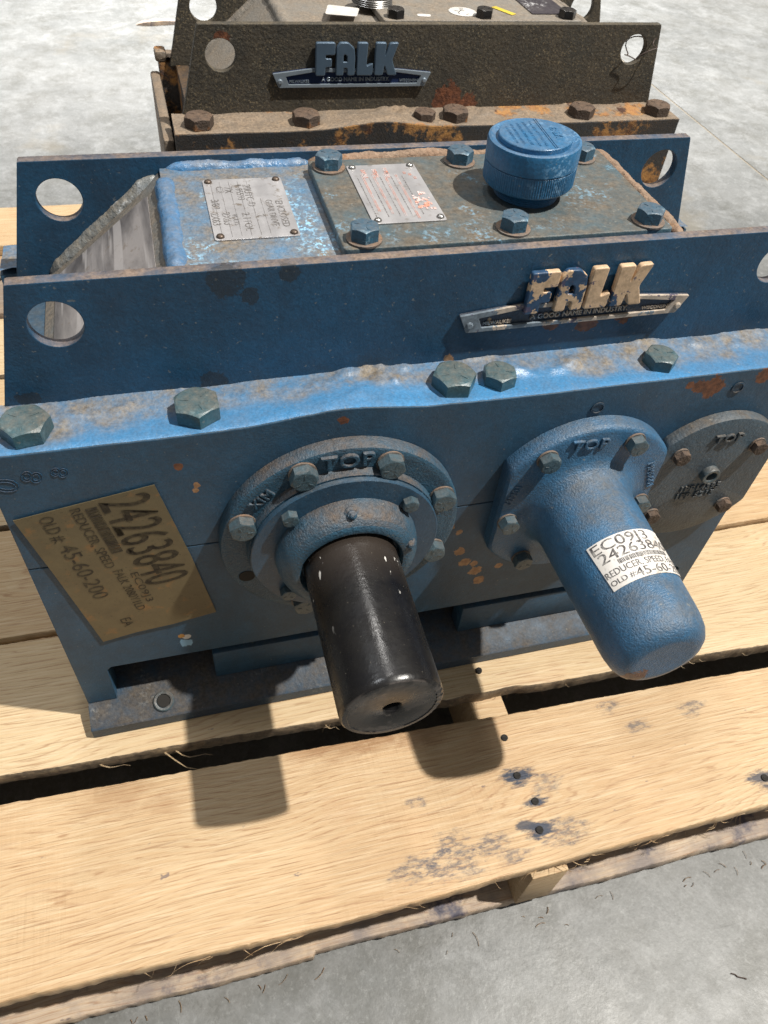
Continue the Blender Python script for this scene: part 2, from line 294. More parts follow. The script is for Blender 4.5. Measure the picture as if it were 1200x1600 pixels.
def wood(name, a=(.54, .405, .240), b=(.48, .330, .180), old=0.0, stains=(), edge=0.0):
    s = N(name)
    rnd = s.math('MULTIPLY', s.oi.outputs['Random'], 37.0)
    # cathedral grain: distorted rings stretched along x
    co = s.map((1.1, 9, 9)); 
    warp = s.noise(1.6, 2, .5, co=s.map((1.3, 5, 5)), seed=rnd)
    y = s.xyz()
    t = s.math('ADD', s.math('MULTIPLY', warp, 34.0), s.math('MULTIPLY', y['Y'], 215.0))
    t = s.math('ADD', t, s.math('MULTIPLY', s.noise(60, 3, .6, co=s.map((.30, 3, 3)), seed=rnd), 1.3))
    fr = s.math('FRACT', t)
    ring = s.math('ABSOLUTE', s.math('SUBTRACT', fr, .5))
    brk = s.noise(60, 3, .7, co=s.map((.55, 6, 6), rot=(0, 0, .035)), seed=s.math('ADD', rnd, 2.0))
    fib = s.noise(80, 4, .7, co=s.map((.18, 9, 9), rot=(0, 0, .035)), seed=rnd)
    pore = s.noise(60, 2, .5, co=s.map((.30, 20, 20), rot=(0, 0, .035)), seed=s.math('ADD', rnd, 5.0))
    broad = s.noise(5, 4, .55, seed=rnd)
    c = s.mix(s.ramp(broad, .35, .65), a, b)
    c = s.mix(s.math('MULTIPLY', s.ramp(fr, .1, .95), .32), c, tuple(x*k for x, k in zip(b, (.92, .78, .62))))
    c = s.mix(s.ramp(fib, .42, .66, 0, .26), c, tuple(x*.70 for x in b))
    ln = s.math('MULTIPLY', s.ramp(ring, .15, .05), s.ramp(brk, .40, .58))
    c = s.mix(s.math('MULTIPLY', ln, .62), c, (.30, .155, .070))
    c = s.mix(s.ramp(pore, .60, .66, 0, .6), c, (.26, .14, .065))
    lt = s.noise(60, 3, .6, co=s.map((.3, 8, 8), rot=(0, 0, .035)), seed=s.math('ADD', rnd, 11.0))
    c = s.mix(s.ramp(lt, .50, .66, 0, .40), c, (.68, .55, .37))
    ends = s.noise(9, 5, .6, seed=s.math('ADD', rnd, 21.0))
    c = s.mix(s.ramp(ends, .60, .74, 0, .28), c, (.40, .20, .10))
    saw = s.noise(150, 2, .5, co=s.map((1.8, .12, 1), rot=(0, 0, .25)))
    saw2 = s.math('MULTIPLY', saw, s.ramp(s.noise(5, 3, seed=77), .45, .6))
    if old:
        o = s.ramp(s.noise(10, 6, .7, seed=s.math('ADD', rnd, 3.0)), .42, .60)
        c = s.mix(s.math('MULTIPLY', o, old), c, (.20, .17, .16))
        o2 = s.ramp(s.noise(14, 6, .7, seed=s.math('ADD', rnd, 9.0)), .54, .62)
        c = s.mix(s.math('MULTIPLY', o2, old), c, (.055, .055, .085))
    speck = s.ramp(s.noise(45, 4, .6, co=s.map((.7, 1.6, 1)), seed=s.math('ADD', rnd, 8.0)), .695, .72)
    c = s.mix(s.math('MULTIPLY', speck, .7), c, (.11, .09, .10))
    sn = s.math('MULTIPLY', s.math('SUBTRACT', s.noise(95, 5, .72, co=s.map((.45, 1.5, 1)), seed=2), .5), 3.2)
    spk = s.ramp(s.noise(170, 4, .75, co=s.map((.6, 1.3, 1)), seed=44), .42, .58, .15, 1.7)
    for (px, py, pr, dk) in stains:
        v = s.vmath('MULTIPLY', s.vmath('SUBTRACT', s.co, (px, py, 0)), (.55, 1, .0))
        d = s.math('ADD', s.math('DIVIDE', s.vmath('LENGTH', v, (0, 0, 0)), pr), sn)
        if dk < 0: c = s.mix(s.math('MULTIPLY', s.ramp(d, 1.2, .3), -dk), c, (.25, .115, .045)); continue
        mk_ = s.math('MULTIPLY', s.ramp(d, 1.05, .55), dk)
        if dk < .8: mk_ = s.math('MULTIPLY', mk_, spk)
        c = s.mix(mk_, c, (.035, .042, .062) if dk > .8 else (.055, .062, .085))
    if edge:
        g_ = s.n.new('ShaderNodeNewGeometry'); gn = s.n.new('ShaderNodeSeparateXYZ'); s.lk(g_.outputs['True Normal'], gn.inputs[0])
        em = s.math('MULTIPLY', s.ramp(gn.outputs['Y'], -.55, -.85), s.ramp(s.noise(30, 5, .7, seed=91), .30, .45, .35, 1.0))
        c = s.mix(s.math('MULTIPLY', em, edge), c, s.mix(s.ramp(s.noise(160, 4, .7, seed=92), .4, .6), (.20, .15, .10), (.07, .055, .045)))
    n = s.bump(s.math('ADD', fib, s.math('MULTIPLY', pore, -.6)), .0007, 1)
    n = s.bump(saw2, .0012, .5, n)
    return s.out(c, .62, 0, n)
M['wood'] = wood('fresh_sawn_pallet_wood')
M['woodfront'] = wood('oak_front_board', (.55, .405, .240), (.50, .340, .190), stains=((.380, -.147, .010, 1.0), (.388, -.174, .0065, 1.0), (.3825, -.199, .0085, 1.0), (.372, -.192, .0055, .9), (.300, -.208, .016, .42), (.262, -.205, .013, .4), (.335, -.20, .011, .42), (.402, -.205, .014, .4), (.352, -.214, .009, .4), (.405, -.160, .010, .3),
                                                                                    (.617, -.203, .010, .9), (.5, -.10, .008, .4), (.52, -.125, .008, .4), (.28, -.15, .006, .4), (.225, -.082, .016, -.5), (.262, -.083, .014, -.55), (.300, -.086, .016, -.5), (.19, -.080, .012, -.4), (.02, -.082, .018, -.35), (.06, -.10, .012, -.3), (.585, -.12, .009, .4), (.30, -.19, .01, .4)))
M['woodpale'] = wood('pale_sawn_pallet_wood', (.58, .455, .285), (.53, .39, .225), edge=.85)
M['woodold'] = wood('weathered_stained_wood', (.52, .42, .32), (.42, .32, .23), old=.9)
M['woodend'] = wood('dark_cut_wood', (.26, .19, .12), (.2, .14, .085), old=.5)

def concrete():
    s = N('polished_concrete')
    a = s.noise(1.3, 6, .62); b = s.noise(5.5, 8, .72, seed=3); c_ = s.noise(38, 6, .7, seed=5); d_ = s.noise(240, 4, .7, seed=6)
    c = s.mix(s.ramp(a, .35, .65), (.150, .154, .150), (.105, .109, .107))
    c = s.mix(s.ramp(b, .42, .60, 0, .48), c, (.172, .174, .168))
    c = s.mix(s.ramp(s.noise(9, 8, .75, seed=8), .46, .60, 0, .6), c, (.082, .081, .070))
    c = s.mix(s.ramp(c_, .46, .66, 0, .38), c, (.225, .228, .228))
    c = s.mix(s.ramp(d_, .45, .75, 0, .55), c, (.07, .07, .065))
    c = s.mix(s.ramp(s.noise(150, 6, .8, seed=31), .54, .62, 0, .45), c, (.24, .245, .24))
    c = s.mix(s.ramp(s.noise(60, 3, .6, seed=33, co=s.map((1, .10, 1), rot=(0, 0, .6))), .70, .73, 0, .18), c, (.30, .30, .29))
    c = s.mix(s.ramp(s.noise(70, 3, .6, seed=34, co=s.map((.09, 1, 1), rot=(0, 0, .5))), .71, .74, 0, .35), c, (.055, .055, .05))
    c = s.mix(s.ramp(s.noise(13, 8, .85, seed=12, dist=.6), .50, .66, 0, .45), c, (.285, .29, .29))
    c = s.mix(s.ramp(s.noise(2.4, 5, .6, seed=15), .60, .70, 0, .5), c, (.19, .16, .11))
    rg = s.ramp(b, .35, .65, .36, .55)
    n = s.bump(s.noise(3.5, 4, .55, co=s.map((1, 1.6, 1)), seed=22), .003, .5)
    n = s.bump(c_, .0012, .5, n)
    return s.out(c, rg, 0, n)
M['concrete'] = concrete()

# ------------------------------------------------------------------ mesh tools
def mk(name, verts, faces, mat, parent=None, smooth=35):
    me = bpy.data.meshes.new(name); me.from_pydata([tuple(v) for v in verts], [], faces)
    bm = bmesh.new(); bm.from_mesh(me); bmesh.ops.recalc_face_normals(bm, faces=bm.faces); bm.to_mesh(me); bm.free()
    if smooth:
        for p in me.polygons: p.use_smooth = True
        me.set_sharp_from_angle(angle=R(smooth))
    me.materials.append(mat)
    o = bpy.data.objects.new(name, me); COL.objects.link(o)
    if parent: o.parent = parent
    return o
class G:
    """gathers raw geometry for one mesh"""
    def __init__(s): s.v = []; s.f = []
    def add(s, vf, mat=None):
        v, f = vf; k = len(s.v)
        s.v += [(mat @ Vector(p)) for p in v] if mat is not None else [Vector(p) for p in v]
        s.f += [tuple(i+k for i in q) for q in f]; return s
    def mk(s, name, mat, parent=None, smooth=35): return mk(name, s.v, s.f, mat, parent, smooth)
def from_bm(bm):
    bm.verts.index_update(); r = ([v.co.copy() for v in bm.verts], [tuple(v.index for v in f.verts) for f in bm.faces]); bm.free(); return r
def box(x0, x1, y0, y1, z0, z1, bev=.0008, seg=2):
    bm = bmesh.new(); bmesh.ops.create_cube(bm, size=1)
    for v in bm.verts: v.co = Vector(((x0+x1)/2+v.co.x*(x1-x0), (y0+y1)/2+v.co.y*(y1-y0), (z0+z1)/2+v.co.z*(z1-z0)))
    if bev: bmesh.ops.bevel(bm, geom=list(bm.edges), offset=bev, segments=seg, affect='EDGES', profile=.5)
    return from_bm(bm)
def lathe(prof, n=96, fn=None, cap0=True, cap1=True):
    """prof: list of (radius, height) ; axis +Z"""
    v = []; f = []
    for j, (r, h) in enumerate(prof):
        for i in range(n):
            a = 2*PI*i/n; q = fn(a, j, r, h) if fn else r
            v.append(Vector((q*math.cos(a), q*math.sin(a), h)))
    for j in range(len(prof)-1):
        for i in range(n):
            k = (i+1) % n; f.append((j*n+i, j*n+k, (j+1)*n+k, (j+1)*n+i))
    if cap0: f.append(tuple(reversed(range(n))))
    if cap1: f.append(tuple((len(prof)-1)*n+i for i in range(n)))
    return v, f
def ev(cu):
    o = bpy.data.objects.new('tmp', cu); COL.objects.link(o)
    dg = bpy.context.evaluated_depsgraph_get(); me = bpy.data.meshes.new_from_object(o.evaluated_get(dg))
    r = ([v.co.copy() for v in me.vertices], [tuple(p.vertices) for p in me.polygons])
    bpy.data.objects.remove(o); bpy.data.curves.remove(cu); bpy.data.meshes.remove(me); return r
def prism(loops, depth, bev=.0, seg=1):
    cu = bpy.data.curves.new('c', 'CURVE'); cu.dimensions = '2D'; cu.fill_mode = 'BOTH'
    for lp in loops:
        s = cu.splines.new('POLY'); s.points.add(len(lp)-1); s.use_cyclic_u = True
        for i, (x, y) in enumerate(lp): s.points[i].co = (x, y, 0, 1)
    cu.extrude = depth/2-bev; cu.bevel_depth = bev; cu.bevel_resolution = seg; cu.offset = -bev
    return ev(cu)
def text(body, size, depth=.0, bev=0, sx=1, align='CENTER', outline=0, space=1.0):
    cu = bpy.data.curves.new('t', 'FONT'); cu.body = body; cu.size = size; cu.extrude = depth/2; cu.bevel_depth = bev; cu.bevel_resolution = 0
    cu.align_x = align; cu.align_y = 'CENTER'; cu.resolution_u = 3; cu.space_character = space
    cu.fill_mode = 'BOTH'
    if outline: cu.fill_mode = 'NONE'; cu.bevel_depth = outline
    v, f = ev(cu); return [Vector((p.x*sx, p.y, p.z)) for p in v], f
def rnd_poly(pts, r, seg=4):
    out = []; n = len(pts)
    for i in range(n):
        p = Vector(pts[i]); a = Vector(pts[i-1]); b = Vector(pts[(i+1) % n])
        da = (a-p); db = (b-p); q = min(r, da.length*.45, db.length*.45)
        A = p+da.normalized()*q; B = p+db.normalized()*q
        for k in range(seg+1):
            t = k/seg; out.append(tuple((A*(1-t)*(1-t)+p*2*t*(1-t)+B*t*t)))
    return out
def circ(cx, cy, r, n=48): return [(cx+r*math.cos(2*PI*i/n), cy+r*math.sin(2*PI*i/n)) for i in range(n)]
RX = Matrix.Rotation(PI/2, 4, 'X')                     # local XY -> world XZ, local +Z -> world -Y
def face_m(x, y, z, rot=0): return Matrix.Translation((x, y, z)) @ RX @ Matrix.Rotation(rot, 4, 'Z')
def hexhead(af, h, washer_r=0, n=48):
    a = af/2; v = []; f = []
    def Rad(t):
        t = (t % (PI/3))-PI/6; return a/math.cos(t)
    rings = []
    for i in range(n):
        t = 2*PI*i/n; r = Rad(t); ch = max(0, (r-a*.96))*math.tan(R(30)); rings.append((t, r, h-ch))
    for (t, r, z) in rings: v.append((r*math.cos(t), r*math.sin(t), 0))
    for (t, r, z) in rings: v.append((r*math.cos(t), r*math.sin(t), z-.0001))
    for (t, r, z) in rings: v.append((a*.95*math.cos(t), a*.95*math.sin(t), h))
    for (t, r, z) in rings: v.append((a*.86*math.cos(t), a*.86*math.sin(t), h+.00005))
    for j in range(3):
        for i in range(n):
            k = (i+1) % n; f.append((j*n+i, j*n+k, (j+1)*n+k, (j+1)*n+i))
    f.append(tuple(3*n+i for i in range(n))); f.append(tuple(reversed(range(n))))
    g = G().add((v, f))
    for k in range(3):   # grade marks
        g.add(box(a*.35, a*.75, -.0004, .0004, h-.0002, h+.0004, 0), Matrix.Rotation(k*2*PI/3+.3, 4, 'Z'))
    return g
HEX = {}
def bolt(parent, mt, pos, af, h, mat, rot=0.0, washer=0, wmat='washer', tilt=0):
    """head (with its washer as sub-part) looking along local +Z of mt"""
    key = (af, h, mat)
    if key not in HEX:
        o = hexhead(af, h).mk('bolt', M[mat], parent, 28); HEX[key] = o.data
    else:
        o = bpy.data.objects.new('bolt', HEX[key]); COL.objects.link(o); o.parent = parent
    wt = .0016 if washer else 0
    o.matrix_local = Matrix.Translation(pos) @ mt @ Matrix.Rotation(tilt, 4, 'X') @ Matrix.Rotation(rot, 4, 'Z') @ Matrix.Translation((0, 0, wt))
    if washer:
        k = ('w', washer, wmat)
        if k not in HEX:
            q = G().add(lathe([(washer*.5, -wt), (washer, -wt), (washer, -.0002), (washer*.97, 0), (washer*.5, 0)], 40, cap0=False, cap1=False)).mk('washer', M[wmat], o); HEX[k] = q.data
        else:
            q = bpy.data.objects.new('washer', HEX[k]); COL.objects.link(q); q.parent = o
    return o
def fbm(x, y, z=0, s=1.0): return noise.fractal(Vector((x*s, y*s, z*s)), 1.0, 2.0, 4)
def bead(p0, p1, r, wob=.18, n=None, seed=0, flat=1.0, up=(0, 0, 1)):
    p0 = Vector(p0); p1 = Vector(p1); d = p1-p0; L_ = d.length; d.normalize()
    n = n or int(L_/.0018); u = Vector(up); sd = d.cross(u).normalized(); u = sd.cross(d).normalized()
    v = []; f = []; K = 18
    for i in range(n+1):
        t = i/n; c = p0+d*(L_*t); e = min(1, min(t, 1-t)*L_/(r*1.8)+.12); e = math.sqrt(e)
        rp = r*e*(1+.022*math.sin(t*L_/.0040*2*PI+fbm(t*9, seed)*6))
        for k in range(K):
            a = 2*PI*k/K; q = rp*(1+wob*1.3*fbm(c.x*60+math.cos(a)*.6, c.y*60+math.sin(a)*.6, seed+c.z*60)+.06*fbm(c.x*260+math.cos(a)*2, c.y*260+math.sin(a)*2, seed))
            v.append(c+sd*(math.cos(a)*q)+u*(math.sin(a)*q*flat))
    for i in range(n):
        for k in range(K):
            k2 = (k+1) % K; f.append((i*K+k, i*K+k2, (i+1)*K+k2, (i+1)*K+k))
    f.append(tuple(reversed(range(K)))); f.append(tuple(n*K+k for k in range(K)))
    return v, f
def empty(name, label, cat, group=None, loc=(0, 0, 0)):
    o = bpy.data.objects.new(name, None); COL.objects.link(o); o.location = loc; o.empty_display_size = .05
    o['label'] = label; o['category'] = cat
    if group: o['group'] = group
    return o

# ------------------------------------------------------------------ floor
FZ = -.121
def slab(name, x0, x1, y0, y1):
    n = 6; v = []; f = []
    xs = [x0+(x1-x0)*i/n for i in range(n+1)]; ys = [y0+(y1-y0)*i/n for i in range(n+1)]
    for y in ys:
        for x in xs: v.append((x, y, FZ))
    for j in range(n):
        for i in range(n): f.append((j*(n+1)+i, j*(n+1)+i+1, (j+1)*(n+1)+i+1, (j+1)*(n+1)+i))
    o = mk(name, v, f, M['concrete'], None, 0); o['kind'] = 'structure'; return o
JX = 1.612
slab('floor', -14, JX, -10, 22); slab('floor', JX+.006, 14, -10, 22)
o = mk('floor_joint', [(JX-.01, -10, FZ-.0012), (JX+.016, -10, FZ-.0012), (JX+.016, 22, FZ-.0012), (JX-.01, 22, FZ-.0012)], [(0, 1, 2, 3)], simple('joint_filler', (.20, .17, .125), .8), None, 0); o['kind'] = 'structure'

# ------------------------------------------------------------------ pallet
pal = empty('pallet', 'pale sawn wooden shipping pallet carrying the gear reducers', 'pallet')
def board(name, x0, x1, lf, lb, zt, th, mat, seed, rag=.0016, chips=0.0, splinters=()):
    """lf/lb: functions y(x) of the front / back edge"""
    n = 420; prof = 8; v = []; f = []; ring = 2*prof+6
    W = []
    for i in range(n+1):
        x = x0+(x1-x0)*i/n
        a = lf(x)+rag*.7*fbm(x*7, seed)+rag*.30*fbm(x*150, seed+4)
        b = lb(x)+rag*.7*fbm(x*7, seed+9)+rag*.30*fbm(x*150, seed+14)
        if chips:
            c = max(0, fbm(x*9, seed+31)-.25)*chips; a += c
        zz = zt+.0012*fbm(x*3, seed+2)
        bt = zt-th+.001*fbm(x*5, seed+3)
        row = []
        e = .0012+.0010*abs(fbm(x*80, seed+6))
        row.append((x, a, zz-e*1.1))
        row.append((x, a+e*.5, zz-e*.25))
        for k in range(prof+1):
            t = k/prof; y = a+e+(b-a-2*e)*t; row.append((x, y, zz+.0005*fbm(x*7, y*30, seed)))
        row.append((x, b-e*.5, zz-e*.25)); row.append((x, b, zz-e*1.1))
        row.append((x, b, bt)); 
        m_ = rag*.7*fbm(x*90, seed+23)
        row.append((x, a+.0008+m_*.6, bt)); row.append((x, a-.0003+m_, (zz+bt)/2))
        W.append(row)
    q = len(W[0]); v = [p for r_ in W for p in r_]
    for i in range(n):
        for k in range(q):
            k2 = (k+1) % q; f.append((i*q+k, i*q+k2, (i+1)*q+k2, (i+1)*q+k))
    f.append(tuple(reversed(range(q)))); f.append(tuple(n*q+k for k in range(q)))
    g = G().add((v, f))
    for (sx, edge, dx, dy, dz, wd) in splinters:
        y = (lf if edge < 0 else lb)(sx); z = zt-th*.55
        p0 = Vector((sx, y+.002*(-edge), z)); pts = []
        for k in range(6):
            t = k/5; pts.append((p0+Vector((dx*t, dy*t+dy*.25*math.sin(t*5+sx*90), dz*t*(1.2-t*.4))), wd*(1-t*.85)))
        b0 = []; vv = []; ff = []
        for (p, r_) in pts:
            for k in range(4):
                a = PI/2*k; vv.append(p+Vector((math.cos(a)*r_*.4, math.cos(a)*r_*.7, math.sin(a)*r_)))
        for j in range(5):
            for k in range(4): k2 = (k+1) % 4; ff.append((j*4+k, j*4+k2, j*4+4+k2, j*4+4+k))
        g.add((vv, ff))
    return g.mk(name, M[mat], pal, 40)
def lin(xa, ya, xb, yb): return lambda x: ya+(yb-ya)*(x-xa)/(xb-xa)
XL, XR = -.19, 1.045
rs = random.Random(3)
spl = [(rs.uniform(.02, .66), -1, rs.choice((-1, 1))*rs.uniform(.004, .022), -rs.uniform(.002, .008), -rs.uniform(.001, .010), rs.uniform(.0004, .0009)) for _ in range(26)]
spl += [(rs.uniform(.36, .62), -1, -rs.uniform(.006, .018), -rs.uniform(.004, .010), -rs.uniform(.002, .010), rs.uniform(.0004, .001)) for _ in range(22)]
spl += [(.155, -1, -.045, -.008, -.004, .0011), (.160, -1, -.035, -.012, -.007, .0008), (.06, -1, -.012, -.008, -.012, .0008), (.085, -1, -.03, -.005, -.004, .0007)]
board('deck_board', XL, XR, lambda x: -.2245-.010*x-.0035*math.sin(x*7+.4), lin(-.08, -.068, .69, -.0945), 0, .017, 'woodfront', 1.3, .0018, splinters=spl)
spl2 = [(.05, -1, .05, -.026, .001, .0012), (.07, -1, .035, -.018, -.001, .0009), (.215, -1, .012, -.014, .004, .0008), (.22, -1, -.01, -.012, .003, .0008), (.0, -1, .03, -.012, -.002, .001), (.235, -1, .016, -.01, .004, .0007)]
spl2 += [(rs.uniform(.3, .75), -1, rs.uniform(-.01, .01), -rs.uniform(.003, .009), -rs.uniform(-.002, .006), rs.uniform(.0004, .0008)) for _ in range(22)]
board('deck_board', XL, XR, lin(-.0806, -.0416, .71, -.0695), lin(-.089, .100, .78, .093), -.001, .018, 'woodpale', 4.7, .0022, .006, splinters=spl2)
board('deck_board', XL, XR, lin(-.089, .1055, .78, .098), lin(-.098, .253, .78, .246), .000, .018, 'wood', 8.1)
board('deck_board', XL, XR, lin(-.098, .263, .78, .256), lin(-.1, .392, .78, .388), -.001, .018, 'woodpale', 12.1)
board('deck_board', XL, XR, lin(-.1, .402, .78, .398), lin(-.1, .530, .78, .526), .000, .018, 'wood', 15.1)
board('deck_board', XL, XR, lin(-.1, .541, .78, .537), lin(-.1, .675, .78, .67), -.001, .018, 'woodpale', 19.1)
board('deck_board', XL+.058, XR, lin(-.1, .690, .78, .688), lin(-.1, .845, .78, .84), -.001, .018, 'woodend', 23.1)
board('deck_board', XL, XR, lin(-.1, .882, .78, .88), lin(-.1, 1.010, .78, 1.005), .0, .018, 'wood', 27.1)
# bottom boards
board('bottom_board', XL, XR, lambda x: -.2285-.011*x-.0025*fbm(x*4, 2.2)-(.0 if x < .17 else -.004), lambda x: -.125, -.100, .018, 'woodold', 31.1, .0022, .010)
board('bottom_board', XL, XR, lambda x: .06, lambda x: .15, -.101, .018, 'woodold', 35.1)
board('bottom_board', XL, XR, lambda x: .38, lambda x: .50, -.101, .018, 'woodold', 36.1)
board('bottom_board', XL, XR, lambda x: .90, lambda x: 1.0, -.101, .018, 'woodold', 38.1)
for i, (a, b) in enumerate(((-.165, -.128), (.366, .402), (.93, .967))):
    g = G().add(box(a, b, -.2235 if i != 1 else -.2325, 1.0, -.0985, -.0195, .0015))
    g.mk('stringer', M['wood'], pal)
# nails
def nail(x, y, r=.0034, dep=.0006):
    o = G().add(lathe([(r*1.0, -.002), (r*1.0, .0003-dep+.0008), (r*.8, .0009-dep+.0004), (r*.35, .0002-dep+.0006)], 14)).add(box(-r*.6, r*.6, -.0005, .0005, .0006, .0009, 0)).mk('nail', M['dark'], pal)
    o.location = (x, y, .0006); return o
for (x, y) in ((.3801, -.1468), (.3877, -.1734), (.3818, -.1987), (.3816, -.1084), (.3815, -.0326), (.617, -.203), (.383, .02), (.384, .13), (.945, -.15), (.95, -.1), (.945, .0), (.95, .05), (.95, .13), (.95, .21), (-.146, -.1), (-.146, -.18), (-.146, .05), (-.146, .93), (-.146, .97), (-.13, .78)):
    nail(x, y)

# ------------------------------------------------------------------ gear reducer
L, ZL, ZS, D, YP, TP, ZT = .622, .3436, .230, .2560, .0446, .0085, .4355
def wave(x, s=0):
    b = math.exp(-((x-.232)/.048)**2)*.0070
    return b+.0008*fbm(x*14, 3+s)+.0003*fbm(x*60, 5+s)
def front_block(root, name, z0, z1, top, yA, yB, mats, holes=(), pockets=(), sgn=1):
    n = 150; pts = []
    x0, x1 = (0, L)
    if pockets:
        pts = [(x0, z0)]; 
        for (a, b, zt) in pockets: pts += [(a, z0), (a+.001, zt-.004), (a+.005, zt), (b-.005, zt), (b-.001, zt-.004), (b, z0)]
        pts += [(x1, z0)]
    else: pts = [(x0, z0), (x1, z0)]
    if top: pts += [(x1-(x1-x0)*i/n, z1+wave(x1-(x1-x0)*i/n)) for i in range(n+1)]
    else: pts += [(x1, z1), (x0, z1)]
    g = G().add(prism([pts]+[circ(*h, 24) for h in holes], abs(yB-yA), .0009), Matrix.Translation((0, (yA+yB)/2, 0)) @ RX)
    return g.mk(name, M[mats], root)
def lift_plate(root, y0, y1, xr_t, xr_b, mat, hx):
    xl_t, xl_b = .0374, .0125
    pts = [(xl_b, ZL-.002), (xr_b, ZL-.002), (xr_t, ZT), (xl_t, ZT)]
    q = rnd_poly(pts, .0015, 2)
    g = G().add(prism([q, circ(.0594, .4060, .0162, 64), circ(hx, .4085, .0165, 64)], y1-y0, .0007), Matrix.Translation((0, (y0+y1)/2, 0)) @ RX)
    return g.mk('lifting_plate', M[mat], root)
def ledge(root, mat, s=0, mirror=False, depth=YP):
    nx, ny = 330, 22; v = []; f = []
    for i in range(nx+1):
        x = .0008+(L-.0016)*i/nx
        zf = ZL+wave(x)+.0006
        wt = .021+.006*math.sin(x*13+s)+.004*fbm(x*22, 7+s)-.012*math.exp(-((x-.235)/.05)**2)
        wh = .0028+.0016*fbm(x*16, 2+s)
        for j in range(ny+1):
            t = j/ny; y = .0007+(depth+.0005)*t
            e = max(0, (y-wt)/(depth-wt)); e = e**1.15
            rip = .00035*math.sin(x/.0046*2*PI+y*240+fbm(x*30, y*30)*7)*min(1, e*3)*max(0, fbm(x*9, 5)+.2)
            lump = (.0024+.0026*(math.exp(-((x-.27)/.05)**2)+math.exp(-((x-.41)/.05)**2)+math.exp(-((x-.08)/.03)**2)))*max(0, fbm(x*42, y*60, 1+s))*min(1, e*4)
            z = zf-(.0004 if j == 0 else 0)+wh*e+rip+lump-wave(x)*min(1, max(0, t-.25)*1.6)*.85
            v.append((x, D-y if mirror else y, z))
    for i in range(nx):
        for j in range(ny): a = i*(ny+1)+j; f.append((a, a+ny+1, a+ny+2, a+1))
    # skirt back down to close
    return mk('weld_bead', v, f, M[mat], root, 60)

FLET = [  # rounded block letters, in units of the badge drawing
 ('F', [(345, 80), (460, 80), (460, 146), (404, 146), (404, 163), (441, 163), (441, 210), (403, 210), (403, 255), (345, 255)], []),
 ('A', [(466, 255), (466, 108), (486, 80), (535, 80), (572, 108), (580, 160), (580, 255), (534, 255), (534, 214), (512, 214), (512, 255)], [[(510, 150), (518, 142), (530, 152), (532, 180), (510, 180)]]),
 ('L', [(591, 80), (655, 80), (650, 205), (690, 188), (688, 255), (591, 255)], []),
 ('K', [(700, 80), (766, 80), (760, 152), (786, 82), (840, 80), (806, 172), (840, 255), (782, 255), (760, 200), (754, 255), (700, 255)], [])]
def badge(root, mats, x, y, z, tilt):
    k = .184/968; cx = 580
    def T(p, yy=322): return [((a-cx)*k, (yy-b)*k) for a, b in p]
    mt = face_m(x, y, z, tilt)
    out = [(95, 245), (335, 218), (850, 225), (1062, 245), (1025, 322), (130, 322)]
    inn = [(172, 262), (335, 238), (850, 243), (1000, 262), (975, 304), (190, 304)]
    G().add(prism([rnd_poly(T(out), .001)], .0016, .0003), mt @ Matrix.Translation((0, 0, .0008))).mk('badge_plate', M[mats[0]], root)
    rim = G().add(prism([rnd_poly(T(out), .001), rnd_poly(T(inn), .0008)], .0022, .0004), mt @ Matrix.Translation((0, 0, .0027))).mk('badge_rim', M[mats[2]], root)
    for i in (138, 1022): G().add(lathe([(.0026, 0), (.0026, .0012), (.0018, .0018)], 16), mt @ Matrix.Translation(((i-cx)*k, (322-287)*k, .0036))).mk('rivet', M[mats[2]], root)
    for ch, p, holes in FLET:
        g = G().add(prism([rnd_poly(T(p), .0022, 4)]+[rnd_poly(T(h), .0006) for h in holes], .0048, .0009, 2), mt @ Matrix.Translation((0, 0, .0039)))
        g.mk('badge_letter', M[mats[1]], root)
    g = G().add(text('A GOOD NAME IN INDUSTRY.', .0058, .0012, .0001), mt @ Matrix.Translation(((595-cx)*k, (322-281)*k, .0022)))
    g.mk('badge_lettering', M[mats[2]], root)
    g = G().add(text('MILWAUKEE', .0040, .0010), mt @ Matrix.Translation(((252-cx)*k, (322-290)*k, .0022)))
    g.mk('badge_lettering', M[mats[2]], root)
    g = G().add(text('WISCONSIN', .0040, .0010), mt @ Matrix.Translation(((925-cx)*k, (322-290)*k, .0022)))
    g.mk('badge_lettering', M[mats[2]], root)

